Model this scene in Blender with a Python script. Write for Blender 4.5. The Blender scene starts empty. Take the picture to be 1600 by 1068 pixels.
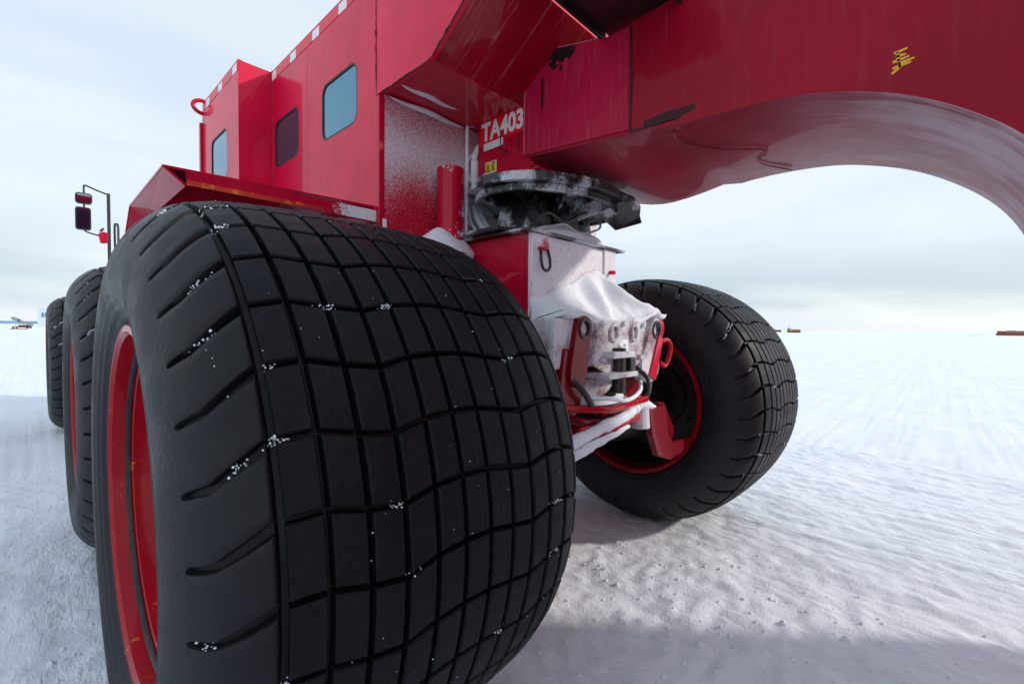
import bpy, bmesh, math, random
import numpy as np
from mathutils import Matrix, Vector
random.seed(7); np.random.seed(7)
R = math.radians
SC = bpy.context.scene
COL = SC.collection

# ------------------------------------------------------------------ camera
YAW, PITCH, ROLL = R(46.7), math.atan(22/711), .0088
_f = Vector((math.sin(YAW)*math.cos(PITCH), math.cos(YAW)*math.cos(PITCH), -math.sin(PITCH)))
_r = Vector((math.cos(YAW), -math.sin(YAW), 0)); _u = _r.cross(_f)
_r2 = math.cos(ROLL)*_r + math.sin(ROLL)*_u; _u2 = -math.sin(ROLL)*_r + math.cos(ROLL)*_u
cam = bpy.data.objects.new('camera', bpy.data.cameras.new('camera')); COL.objects.link(cam)
m = Matrix((_r2, _u2, -_f)).transposed().to_4x4(); m.translation = (0, 0, 1.33)
cam.matrix_world = m
cam.data.sensor_width = 36; cam.data.lens = 16.0; cam.data.clip_start = .02; cam.data.clip_end = 30000
SC.camera = cam

# ------------------------------------------------------------------ sky, sun, exposure
SUN_DIR = Vector((.608, -.794, 0)); SUN_EL = R(26)
w = bpy.data.worlds.new('World'); SC.world = w; w.use_nodes = True
nt = w.node_tree; N = nt.nodes; Lk = nt.links; N.clear()
out = N.new('ShaderNodeOutputWorld'); bg = N.new('ShaderNodeBackground'); bg.inputs['Strength'].default_value = .1
sky = N.new('ShaderNodeTexSky'); sky.sky_type = 'NISHITA'; sky.sun_disc = False
sky.sun_elevation = SUN_EL; sky.sun_rotation = math.atan2(SUN_DIR.x, SUN_DIR.y)
tc = N.new('ShaderNodeTexCoord')
mp = N.new('ShaderNodeMapping'); mp.inputs['Scale'].default_value = (1.1, 1.1, 5.5); mp.inputs['Location'].default_value = (.35, .2, .12)
no = N.new('ShaderNodeTexNoise'); no.inputs['Scale'].default_value = 1.35; no.inputs['Detail'].default_value = 5; no.inputs['Roughness'].default_value = .5
cr = N.new('ShaderNodeValToRGB'); e = cr.color_ramp.elements
e[0].position = .30; e[0].color = (7.2, 8.3, 9.5, 1)
e[1].position = .58; e[1].color = (9.0, 9.5, 9.8, 1)
sx = N.new('ShaderNodeSeparateXYZ')
el = N.new('ShaderNodeMapRange'); el.inputs['From Min'].default_value = .05; el.inputs['From Max'].default_value = .95
el.inputs['To Min'].default_value = 0.0; el.inputs['To Max'].default_value = 1.0
mul = N.new('ShaderNodeVectorMath'); mul.operation = 'MULTIPLY'
elc = N.new('ShaderNodeValToRGB'); elc.color_ramp.elements[0].color = (1, 1, 1, 1); elc.color_ramp.elements[1].color = (.74, .83, .94, 1)
mix = N.new('ShaderNodeMix'); mix.data_type = 'RGBA'; mix.inputs['Factor'].default_value = .84
Lk.new(tc.outputs['Generated'], mp.inputs['Vector']); Lk.new(mp.outputs['Vector'], no.inputs['Vector'])
Lk.new(no.outputs['Fac'], cr.inputs['Fac'])
Lk.new(tc.outputs['Generated'], sx.inputs['Vector']); Lk.new(sx.outputs['Z'], el.inputs['Value'])
Lk.new(cr.outputs['Color'], mul.inputs[0]); Lk.new(el.outputs['Result'], elc.inputs['Fac']); Lk.new(elc.outputs['Color'], mul.inputs[1])
# low blue-grey cloud banks, broken up along the horizon
mpb = N.new('ShaderNodeMapping'); mpb.inputs['Scale'].default_value = (.8, .8, 4.5); mpb.inputs['Location'].default_value = (5.7, 4.3, .4)
nob = N.new('ShaderNodeTexNoise'); nob.inputs['Scale'].default_value = 1.5; nob.inputs['Detail'].default_value = 5
def mr(v, a, b, c, d):
    n = N.new('ShaderNodeMapRange'); n.interpolation_type = 'SMOOTHSTEP'; Lk.new(v, n.inputs['Value'])
    for i, x in zip(('From Min', 'From Max', 'To Min', 'To Max'), (a, b, c, d)): n.inputs[i].default_value = x
    return n.outputs['Result']
def mm(a, b):
    n = N.new('ShaderNodeMath'); n.operation = 'MULTIPLY'
    for i, v in enumerate((a, b)):
        if hasattr(v, 'is_output'): Lk.new(v, n.inputs[i])
        else: n.inputs[i].default_value = v
    return n.outputs[0]
Lk.new(tc.outputs['Generated'], mpb.inputs['Vector']); Lk.new(mpb.outputs['Vector'], nob.inputs['Vector'])
bank = mm(mm(mr(sx.outputs['Z'], .012, .05, 0, 1), mr(sx.outputs['Z'], .07, .20, 1, 0)), mr(nob.outputs['Fac'], .36, .58, 0, .72))
mxb = N.new('ShaderNodeMix'); mxb.data_type = 'RGBA'; mxb.inputs['B'].default_value = (4.3, 5.5, 6.6, 1)
Lk.new(bank, mxb.inputs['Factor']); Lk.new(mul.outputs['Vector'], mxb.inputs['A'])
Lk.new(sky.outputs['Color'], mix.inputs['A']); Lk.new(mxb.outputs['Result'], mix.inputs['B'])
Lk.new(mix.outputs['Result'], bg.inputs['Color']); Lk.new(bg.outputs['Background'], out.inputs['Surface'])
sl = bpy.data.lights.new('sun', 'SUN'); sl.energy = 2.3; sl.angle = R(3.0); sl.color = (1, .95, .87)
so = bpy.data.objects.new('sun', sl); COL.objects.link(so)
so.rotation_euler = (-Vector((SUN_DIR.x*math.cos(SUN_EL), SUN_DIR.y*math.cos(SUN_EL), math.sin(SUN_EL)))).to_track_quat('-Z', 'Y').to_euler()
so.location = (6, -8, 8)
SC.view_settings.view_transform = 'Standard'; SC.view_settings.look = 'None'
SC.view_settings.exposure = 0.20; SC.view_settings.gamma = 1.0; SC.view_settings.use_curve_mapping = False

# ------------------------------------------------------------------ materials
class G:
    """small node-graph helper"""
    def __init__(s, name):
        s.m = bpy.data.materials.new(name); s.m.use_nodes = True
        s.t = s.m.node_tree; s.n = s.t.nodes; s.l = s.t.links
        s.b = s.n['Principled BSDF']; s._co = None
    def put(s, sock, v):
        if hasattr(v, 'is_output'): s.l.new(v, sock)
        else: sock.default_value = v
    def set(s, **k):
        for a, v in k.items():
            nm = a.replace('_', ' ').title().replace('Ior', 'IOR')
            if isinstance(v, tuple) and len(v) == 3: v = (*v, 1)
            s.put(s.b.inputs[nm], v)
        return s
    def co(s):
        if s._co is None: s._co = s.n.new('ShaderNodeTexCoord').outputs['Object']
        return s._co
    def map(s, scale=(1, 1, 1), loc=(0, 0, 0)):
        a = s.n.new('ShaderNodeMapping'); a.inputs['Scale'].default_value = scale; a.inputs['Location'].default_value = loc
        s.l.new(s.co(), a.inputs['Vector']); return a.outputs['Vector']
    def noise(s, scale, detail=4, rough=.55, vec=None):
        a = s.n.new('ShaderNodeTexNoise'); a.inputs['Scale'].default_value = scale
        a.inputs['Detail'].default_value = detail; a.inputs['Roughness'].default_value = rough
        s.l.new(vec if vec is not None else s.co(), a.inputs['Vector']); return a.outputs['Fac']
    def rng(s, v, a, b, c=0., d=1., smooth=True):
        n = s.n.new('ShaderNodeMapRange'); n.interpolation_type = 'SMOOTHSTEP' if smooth else 'LINEAR'
        s.put(n.inputs['Value'], v)
        for i, x in zip(('From Min', 'From Max', 'To Min', 'To Max'), (a, b, c, d)): n.inputs[i].default_value = x
        return n.outputs['Result']
    def math(s, op, a, b=0., clamp=False):
        n = s.n.new('ShaderNodeMath'); n.operation = op; n.use_clamp = clamp
        s.put(n.inputs[0], a); s.put(n.inputs[1], b); return n.outputs[0]
    def mix(s, f, a, b):
        n = s.n.new('ShaderNodeMix'); n.data_type = 'RGBA'; s.put(n.inputs['Factor'], f)
        for k, v in (('A', a), ('B', b)):
            if isinstance(v, tuple) and len(v) == 3: v = (*v, 1)
            s.put(n.inputs[k], v)
        return n.outputs['Result']
    def dist(s, c, scale=(1, 1, 1)):
        a = s.n.new('ShaderNodeVectorMath'); a.operation = 'SUBTRACT'; s.l.new(s.co(), a.inputs[0]); a.inputs[1].default_value = c
        b = s.n.new('ShaderNodeVectorMath'); b.operation = 'MULTIPLY'; s.l.new(a.outputs[0], b.inputs[0]); b.inputs[1].default_value = scale
        l = s.n.new('ShaderNodeVectorMath'); l.operation = 'LENGTH'; s.l.new(b.outputs[0], l.inputs[0]); return l.outputs['Value']
    def xyz(s, i):
        n = s.n.new('ShaderNodeSeparateXYZ'); s.l.new(s.co(), n.inputs[0]); return n.outputs[i]
    def bump(s, h, strength=.3, dist=.01):
        n = s.n.new('ShaderNodeBump'); n.inputs['Strength'].default_value = strength; n.inputs['Distance'].default_value = dist
        s.put(n.inputs['Height'], h); s.l.new(n.outputs['Normal'], s.b.inputs['Normal']); return s

RED = (.56, .0015, .034); SNOW = (.80, .84, .90)
def paint(name, red=RED, dust=.25, rough=.32, coat=.55, frost=None, stains=(), streak=(9, 9, 1.2), chips=0., scrape=None, fcol=SNOW):
    g = G(name)
    st = g.noise(6, 6, .6, g.map(streak))
    bl = g.noise(2.3, 4)
    c = g.mix(g.rng(bl, .3, .75), tuple(x*.82 for x in red), tuple(min(1, x*1.08) for x in red))
    c = g.mix(g.math('MULTIPLY', g.rng(st, .50, .8), dust), c, (.40, .075, .11))
    if scrape:
        sn = g.noise(1.0, 7, .65, g.map(scrape))
        c = g.mix(g.math('MULTIPLY', g.rng(sn, .57, .66), .5), c, (.62, .22, .20))
    for (ctr, sc, r0, col) in stains:
        d = g.math('ADD', g.dist(ctr, sc), g.rng(g.noise(26, 5), .2, .8, -.035, .035))
        c = g.mix(g.rng(d, r0, r0-.006, 0, 1), c, col)
    rg = g.rng(st, .3, .8, rough-.07, rough+.12)
    if chips:
        ch = g.noise(15, 6, .7); ch2 = g.noise(1.6, 3)
        a = g.math('MULTIPLY', g.rng(ch, .61, .63), g.rng(ch2, .53, .60))
        b = g.math('MULTIPLY', g.rng(ch, .645, .66), g.rng(ch2, .53, .60))
        c = g.mix(g.math('MULTIPLY', a, chips), c, (.75, .30, .02)); c = g.mix(g.math('MULTIPLY', b, chips), c, (.10, .012, .008))
    if frost:
        f = frost(g)
        c = g.mix(f, c, fcol); rg = g.mix(f, rg, (.8, .8, .8))
        g.set(coat_weight=g.rng(f, 0, .5, coat, 0)); g.bump(g.math('MULTIPLY', f, g.noise(150, 3)), .55, .006)
    else:
        g.set(coat_weight=coat)
    g.set(base_color=c, roughness=rg, coat_roughness=.05, specular_ior_level=.12, coat_ior=1.42)
    return g.m

def speck(g, base, scale=110, lo=.0, hi=.22):
    """frost coverage: grains thin out where base is low"""
    n = g.math('ADD', g.math('MULTIPLY', g.noise(scale, 2, .5), .75), g.math('MULTIPLY', g.noise(scale*.32, 3, .5), .25))
    return g.rng(g.math('SUBTRACT', base, g.math('MULTIPLY', g.math('SUBTRACT', n, .28), 2.0)), lo, hi)

M = {}
M['red'] = paint('red_paint', dust=.06)
M['red_body'] = paint('red_body_paint', (.72, .0015, .052), dust=.0, rough=.4, coat=.42)
M['red_scr'] = paint('red_scraped_paint', (.36, .001, .018), dust=.10, scrape=(60, 1.8, 1.8), coat=.5)
M['red_worn'] = paint('red_worn_paint', dust=.35, rough=.4, chips=1.0, coat=.4)
M['red_rim'] = paint('red_rim_paint', (.46, .003, .014), dust=.08, chips=1.0, coat=.45, rough=.34)
M['tape_red'] = G('red_reflective_tape').set(base_color=(.75, .012, .035), roughness=.35).m
M['tape_white'] = G('white_reflective_tape').set(base_color=(.82, .82, .82), roughness=.35).m
M['sticker_red'] = G('bright_red_sticker').set(base_color=(.80, .008, .022), roughness=.3).m
M['yellow'] = G('yellow_sticker').set(base_color=(.80, .58, .01), roughness=.4).m
M['ink'] = G('black_ink').set(base_color=(.012, .012, .012), roughness=.5).m
M['paintstick'] = G('yellow_marker_paint').set(base_color=(.78, .42, .02), roughness=.6).m
g = G('dark_grease_or_shade'); M['grease_or_shade'] = g.set(base_color=g.mix(g.rng(g.noise(30), .4, .7), (.010, .009, .010), (.05, .03, .032)), roughness=.45).m  # also used for the painted darkness inside the right-hand rims

def wall_frost(g):
    d = g.dist((1.29, 1.84, 1.70), (1, 0, .80))
    base = g.rng(d, .13, .38, .14, .66)
    top = g.rng(g.xyz('Z'), 2.15, 2.36, 0, .22)
    return g.math('MULTIPLY', speck(g, g.math('SUBTRACT', base, top), 260, -.22, .30), .93)
M['wall_frost'] = paint('frosted_red_wall', dust=.05, frost=wall_frost)
def box_frost(g):
    hole = g.rng(g.dist((1.60, 1.32, 1.70), (1, 0, 1)), .0, .06, .55, 0)
    return g.math('MULTIPLY', speck(g, g.math('SUBTRACT', .86, hole), 150, -.1, .35), .93)
M['box_frost'] = paint('frosted_red_box_face', dust=.05, frost=box_frost)
M['light_frost'] = paint('lightly_frosted_red', dust=.1, frost=lambda g: speck(g, g.rng(g.noise(5, 3), .45, .72, 0, 1.0), 130))
M['half_frost'] = paint('half_frosted_red', (.14, .0015, .008), dust=.1, frost=lambda g: g.math('MULTIPLY', speck(g, g.rng(g.noise(7, 4), .30, .66, .35, 1.1), 200, -.4, .6), .8))
M['dark_red'] = paint('dark_oily_red', (.18, .0012, .009), dust=.1, rough=.4, coat=.3)
def under_frost(g):
    a = g.rng(g.xyz('Y'), .48, -.12, .04, 1)
    s = g.math('ADD', g.math('MULTIPLY', g.noise(2.2, 7, .7, g.map((5, .5, .5))), .6), g.math('MULTIPLY', g.noise(3.0, 5, .6), .4))
    return g.math('MULTIPLY', g.math('MULTIPLY', a, g.rng(s, .38, .58, .10, 1)), .92)
M['goose_under'] = paint('frost_smeared_underside', (.30, .002, .026), dust=.2, rough=.45, coat=.2, frost=under_frost, streak=(9, 1, 1), fcol=(.74, .62, .68))
M['goose_dusty_lit'] = paint('dusty_lit_gooseneck_plate', (.46, .006, .050), dust=.85, rough=.5, coat=.10, streak=(14, 14, .8), stains=[((1.572, 1.21, 2.53), (0, .85, .95), .075, (.022, .010, .010)), ((1.572, 1.31, 2.36), (0, 9, 1), .085, (.06, .012, .014))])  # pale dust also stands for the plate's brighter reflection, put into its colour
M['goose'] = paint('weathered_gooseneck_paint', (.33, .0010, .020), dust=.22, rough=.42, coat=.16, streak=(7, 7, .9),
    stains=[((1.572, 1.21, 2.53), (0, .85, .95), .075, (.022, .010, .010)), ((1.572, 1.31, 2.36), (0, 9, 1), .085, (.06, .012, .014)),
            ((1.572, .73, 2.09), (0, 1, 5.5), .10, (.05, .008, .010))])
g = G('black_steel'); M['black'] = g.set(base_color=g.mix(g.rng(g.noise(8), .4, .7), (.010, .010, .012), (.035, .012, .016)), roughness=.42).bump(g.noise(60), .15, .004).m
g = G('icy_black_steel'); f = g.math('MULTIPLY', speck(g, g.rng(g.noise(5.0, 4, .55), .42, .62, .0, 1.0), 170, -.25, .75), .75)
M['black_ice'] = g.set(base_color=g.mix(f, (.010, .010, .013), SNOW), roughness=g.rng(f, 0, .5, .28, .7)).bump(g.noise(70), .25, .004).m
g = G('dark_plastic'); M['plastic'] = g.set(base_color=(.018, .018, .020), roughness=.45).m
M['mirror'] = G('mirror_glass').set(base_color=(.26, .33, .36), metallic=1., roughness=.03).m
g = G('tinted_window_glass'); M['glass'] = g.set(base_color=g.mix(g.rng(g.noise(3, 3), .3, .7), (.085, .25, .36), (.10, .26, .36)), metallic=.85, roughness=.05).bump(g.noise(2.2, 2), .03, .01).m
g = G('hose_frosted'); f = speck(g, g.math('ADD', .75, g.noise(6)), 60)
M['hose'] = g.set(base_color=g.mix(f, (.03, .03, .035), SNOW), roughness=.6).m
g = G('galvanised_bar'); M['galv'] = g.set(base_color=g.mix(g.noise(20), (.25, .25, .27), (.55, .55, .58)), roughness=.5).m

# rubber
def rubber(name, dusty):
    g = G(name)
    n = g.noise(7, 6, .65); n2 = g.noise(55, 4, .6)
    c = g.mix(g.rng(n2, .35, .75), (.0050, .0054, .0075), (.0090, .0095, .0120))
    if dusty:
        rad = g.dist((0, 0, 0), (0, 1, 1))
        dm = g.math('MULTIPLY', g.rng(rad, .815, .70), g.rng(n, .30, .68, .15, 1))
        c = g.mix(dm, c, (.018, .020, .025))
        wv = g.noise(4, 5, .6, g.map((1, 22, 22)))
        hgt = g.math('ADD', g.math('MULTIPLY', n2, .25), g.math('MULTIPLY', g.rng(wv, .45, .6), g.rng(rad, .73, .70)))
    else:
        c = g.mix(g.math('MULTIPLY', g.rng(n, .5, .75), .6), c, (.016, .0165, .020))
        hgt = g.math('ADD', g.math('MULTIPLY', n2, .4), g.noise(3, 5, .7, g.map((40, 1.5, 1.5))))
    g.set(base_color=c, roughness=g.rng(n, .3, .7, .40, .60), specular_ior_level=.28)
    g.bump(hgt, .3, .006)
    return g.m
M['rubber'] = rubber('tyre_rubber', True); M['tread'] = rubber('tread_rubber', False); M['tread'].node_tree.nodes['Principled BSDF'].inputs['Specular IOR Level'].default_value = .16

def snowmat(name, ground=False):
    g = G(name)
    h = g.math('ADD', g.math('MULTIPLY', g.noise(38, 5, .65), .6), g.math('MULTIPLY', g.noise(210, 3, .6), .25))
    if ground:
        rp = g.noise(1, 5, .6, g.map((26, 3.2, 1)))
        h = g.math('ADD', g.math('ADD', h, g.math('MULTIPLY', rp, .4)), g.math('MULTIPLY', g.noise(95, 4, .6), .45))
        c = g.mix(g.rng(g.noise(1.3, 6, .6), .35, .7), (.79, .83, .89), (.87, .89, .93))
        c = g.mix(g.math('MULTIPLY', g.rng(g.noise(.9, 5, .65, g.map((1, .5, 1), (4, 2, 0))), .56, .72), .10), c, (.60, .58, .56))
        rd = g.math('ABSOLUTE', g.math('SUBTRACT', g.noise(1, 4, .6, g.map((11, 3, 1))), .5))
        pat = g.rng(g.noise(.8, 4, .6), .35, .65, .12, 1)
        h = g.math('ADD', h, g.math('MULTIPLY', g.math('MULTIPLY', g.rng(rd, .0, .10), pat), .5)); g.bump(h, .65, .012)
    else:
        c = SNOW; g.bump(h, .7, .010)
    g.set(base_color=c, roughness=.62, specular_ior_level=.3)
    return g.m
M['snow_ground'] = snowmat('packed_snow', True); M['snow'] = snowmat('drift_snow')
M['crumb'] = G('ice_crumbs').set(base_color=(.80, .86, .92), roughness=.35).m

# ------------------------------------------------------------------ mesh helpers
def props(o, label=None, cat=None, group=None, kind=None, category=None):
    cat = cat or category
    for k, v in (('label', label), ('category', cat), ('group', group), ('kind', kind)):
        if v: o[k] = v
    return o
def empty(name, loc, label=None, cat=None, parent=None, **k):
    o = bpy.data.objects.new(name, None); COL.objects.link(o); o.empty_display_size = .2
    o.matrix_basis = Matrix.Translation(loc); 
    if parent:
        o.parent = parent; o.matrix_parent_inverse = Matrix.Translation(-Vector(wloc(parent)))
    return props(o, label, cat, **k)
def wloc(o):
    v = Vector(o.matrix_basis.translation)
    if o.parent: v = v + wloc(o.parent) + Vector(o.matrix_parent_inverse.translation)
    return v
def mk(name, data, mat, parent=None, local=False, smooth=False, bevel=0, seg=2, **k):
    """data: bmesh or mesh, vertices in world coordinates (local=True: in the parent's)"""
    if isinstance(data, bmesh.types.BMesh):
        bmesh.ops.recalc_face_normals(data, faces=data.faces)
        me = bpy.data.meshes.new(name); data.to_mesh(me); data.free()
    else: me = data
    if not me.materials: me.materials.append(M[mat] if isinstance(mat, str) else mat)
    if smooth:
        me.polygons.foreach_set('use_smooth', [True]*len(me.polygons))
    o = bpy.data.objects.new(name, me); COL.objects.link(o)
    if parent:
        o.parent = parent
        if not local: o.matrix_parent_inverse = Matrix.Translation(-wloc(parent))
    if bevel:
        b = o.modifiers.new('edge', 'BEVEL'); b.width = bevel; b.segments = seg; b.limit_method = 'ANGLE'; b.angle_limit = R(35)
    return props(o, **k)
def box(x0, x1, y0, y1, z0, z1, bm=None):
    bm = bm or bmesh.new()
    v = [bm.verts.new((x, y, z)) for x in (x0, x1) for y in (y0, y1) for z in (z0, z1)]
    for f in ((0,1,3,2),(4,6,7,5),(0,4,5,1),(2,3,7,6),(0,2,6,4),(1,5,7,3)): bm.faces.new([v[i] for i in f])
    return bm
def tube(pts, rad, n=14, bm=None, cap=True):
    bm = bm or bmesh.new(); pts = [Vector(p) for p in pts]; rings = []
    rad = rad if isinstance(rad, (list, tuple)) else [rad]*len(pts)
    ref = None
    for i, p in enumerate(pts):
        d = (pts[min(i+1, len(pts)-1)]-pts[max(i-1, 0)]).normalized()
        if ref is None: ref = d.orthogonal().normalized()
        ref = (ref - d*ref.dot(d)).normalized(); q = d.cross(ref)
        rings.append([bm.verts.new(p+rad[i]*(math.cos(a)*ref+math.sin(a)*q)) for a in [2*math.pi*k/n for k in range(n)]])
    for a, b in zip(rings, rings[1:]):
        for k in range(n): bm.faces.new((a[k], a[(k+1)%n], b[(k+1)%n], b[k]))
    if cap:
        bm.faces.new(rings[0]); bm.faces.new(rings[-1])
    return bm
def plate(outer, holes, to3, thick):
    """flat plate from a 2-D outline with holes; to3(u, v, d) gives the 3-D point at depth d"""
    bm = bmesh.new(); es = []
    for lp in [outer]+list(holes):
        vs = [bm.verts.new((u, v, 0)) for u, v in lp]
        es += [bm.edges.new((vs[i], vs[(i+1) % len(vs)])) for i in range(len(vs))]
    bmesh.ops.triangle_fill(bm, edges=es, use_beauty=True, use_dissolve=False)
    r = bmesh.ops.extrude_face_region(bm, geom=list(bm.faces))
    for v in r['geom']:
        if isinstance(v, bmesh.types.BMVert): v.co.z = thick
    for v in bm.verts: v.co = Vector(to3(*v.co))
    return bm
def rrect(u0, u1, v0, v1, r, n=6):
    p = []
    for cx, cy, a0 in ((u1-r, v1-r, 0), (u0+r, v1-r, 90), (u0+r, v0+r, 180), (u1-r, v0+r, 270)):
        p += [(cx+r*math.cos(R(a0+90*i/n)), cy+r*math.sin(R(a0+90*i/n))) for i in range(n+1)]
    return p
def circ(u, v, r, n=24): return [(u+r*math.cos(2*math.pi*i/n), v+r*math.sin(2*math.pi*i/n)) for i in range(n)]
def lathe(prof, n, bm=None, close=False):
    """prof: (x, r) around the X axis"""
    bm = bm or bmesh.new(); rings = []
    for x, r in prof:
        rings.append([bm.verts.new((x, -r*math.cos(2*math.pi*k/n), r*math.sin(2*math.pi*k/n))) for k in range(n)])
    ps = list(zip(rings, rings[1:])) + ([(rings[-1], rings[0])] if close else [])
    for a, b in ps:
        for k in range(n): bm.faces.new((a[k], a[(k+1)%n], b[(k+1)%n], b[k]))
    return bm
def smoothnoise(x, y, seed=0):
    rs = np.random.RandomState(seed); T = rs.rand(256, 256)
    xi = np.floor(x).astype(int); yi = np.floor(y).astype(int); fx = x-xi; fy = y-yi
    fx = fx*fx*(3-2*fx); fy = fy*fy*(3-2*fy); g = lambda a, b: T[a % 256, b % 256]
    return (g(xi, yi)*(1-fx)+g(xi+1, yi)*fx)*(1-fy)+(g(xi, yi+1)*(1-fx)+g(xi+1, yi+1)*fx)*fy - .5
def gridmesh(name, P, mat, flip=False, closed=False, **k):
    """P: array (a, b, 3)"""
    a, b = P.shape[:2]; idx = np.arange(a*b).reshape(a, b)
    q = np.stack([idx[:-1, :-1], idx[1:, :-1], idx[1:, 1:], idx[:-1, 1:]], -1).reshape(-1, 4)
    if flip: q = q[:, ::-1]
    me = bpy.data.meshes.new(name)
    me.vertices.add(a*b); me.vertices.foreach_set('co', P.reshape(-1).astype(np.float32))
    me.loops.add(q.size); me.loops.foreach_set('vertex_index', q.reshape(-1).astype(np.int32))
    me.polygons.add(len(q)); me.polygons.foreach_set('loop_start', np.arange(0, q.size, 4, dtype=np.int32))
    me.update(calc_edges=True); me.validate()
    return mk(name, me, mat, smooth=True, **k)

# ------------------------------------------------------------------ ground
def axis(c, half, step, n, far):
    core = np.arange(-half, half+step/2, step); b = math.log(far/half)/n
    ex = half*np.exp(b*np.arange(1, n+1)); return c+np.concatenate([-ex[::-1], core, ex])
gx = axis(2.0, 4.2, .02, 70, 14000.); gy = axis(1.6, 4.2, .02, 70, 14000.)
X, Y = np.meshgrid(gx, gy, indexing='ij')
def fbm(sx, sy, o, seed):
    return sum(smoothnoise(X*sx*2**i+9.1*i, Y*sy*2**i+3.7*i, seed+i)/2**i for i in range(o))
dist = np.hypot(X, Y)
Zg = .030*fbm(1.1, .8, 3, 1) + .016*fbm(6, 3.2, 3, 11) + .010*fbm(17, 13, 2, 21)
rut = np.exp(-((X-4.0)/1.4)**2) + .8*np.exp(-((X+.15)/.35)**2)
Zg += .016*rut*smoothnoise(X*15, Y*1.1, 31) + .006*rut*smoothnoise(X*34, Y*2.2, 33)
lug = np.exp(-((X-2.15)/.55)**2)*np.exp(-((Y-.75)/1.0)**2)
Zg += .015*lug*smoothnoise(X*9, Y*22, 35) + .007*fbm(28, 20, 1, 51)
Zg = Zg*np.clip(1.2-dist/60., .25, 1)
Zg += np.clip((dist-30)/100., 0, 1)*.35*smoothnoise(X*.06, Y*.06, 41) + np.clip((dist-12)/30., 0, 1)*.10*smoothnoise(X*.35, Y*.3, 43)
Zg -= np.clip((dist-500)/3000, 0, 1)*1.0
gridmesh('snow_ground', np.stack([X, Y, Zg], -1), 'snow_ground', kind='structure')
def gz(x, y): return float(Zg[np.abs(gx-x).argmin(), np.abs(gy-y).argmin()])

# far hills on the left horizon
a = np.radians(np.linspace(-40, 12, 90)); rr = np.linspace(0, 1, 9)
A, Q = np.meshgrid(a, rr, indexing='ij')
prof = np.clip(np.sin(np.clip((A-R(-38))/R(45), 0, 1)*math.pi), 0, 1)**.7
hh = 60*prof*(1+.5*smoothnoise(A*25, A*0, 5)+.3*smoothnoise(A*70, A*0, 6))*np.sin(Q*math.pi)
D = 7600+Q*1500
g = G('hazed_blue_rock'); g.set(base_color=g.mix(g.rng(g.noise(.004, 6), .4, .6), (.10, .24, .42), (.16, .33, .52)), roughness=.9)  # blue of the distant air haze is put into the rock colour
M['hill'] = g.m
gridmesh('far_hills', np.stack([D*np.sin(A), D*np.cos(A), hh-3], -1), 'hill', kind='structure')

# ------------------------------------------------------------------ wheels
TR = .85
_pts = np.array([(0,.85),(.2,.8465),(.33,.836),(.395,.820),(.447,.790),(.490,.746),(.520,.692),(.533,.635),(.530,.58),(.515,.535),(.496,.505),(.47,.482)])
def _catmull(p, n=24):
    p = np.vstack([[-p[1][0], p[1][1]], p, 2*p[-1]-p[-2]]); o = []
    for i in range(1, len(p)-2):
        for t in np.linspace(0, 1, n, endpoint=False):
            o.append(.5*((2*p[i])+(-p[i-1]+p[i+1])*t+(2*p[i-1]-5*p[i]+4*p[i+1]-p[i+2])*t*t+(-p[i-1]+3*p[i]-3*p[i+1]+p[i+2])*t**3))
    o.append(p[-2]); return np.array(o)
_c = _catmull(_pts); _s = np.concatenate([[0], np.cumsum(np.hypot(*np.diff(_c, axis=0).T))])
def surf(s, off=0.):
    """tyre outer surface at signed arc position s, lowered by off -> (x, r)"""
    q = abs(s); x = np.interp(q, _s, _c[:, 0]); r = np.interp(q, _s, _c[:, 1]); d = .004
    tx = np.interp(q+d, _s, _c[:, 0])-np.interp(max(q-d, -0), _s, _c[:, 0]); tr = np.interp(q+d, _s, _c[:, 1])-np.interp(max(q-d, 0), _s, _c[:, 1])
    L = math.hypot(tx, tr) or 1; nx, nr = -tr/L, tx/L
    x -= off*nx; r -= off*nr
    return (x if s >= 0 else -x), r
NP = 38; PITCHA = 2*math.pi/NP; PL = PITCHA*TR
NR = 11; S0 = -.405; RW = .81/NR; S_END = .565; DEPTH = .026
PB = [.22, .24, .11, .03, .16, .20, .19, .10, .02, .13, .16, .07]
def pv(s):      # cross-groove position, in pitches
    if s < S0: t = (S0-s)/(S_END+S0); return .22-.36*min(t*1.5, 1)-.10*t
    if s > -S0: t = (s+S0)/(S_END+S0); return .07-.36*min(t*1.5, 1)-.10*t
    return float(np.interp(s, [S0+i*RW for i in range(NR+1)], PB))
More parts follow.
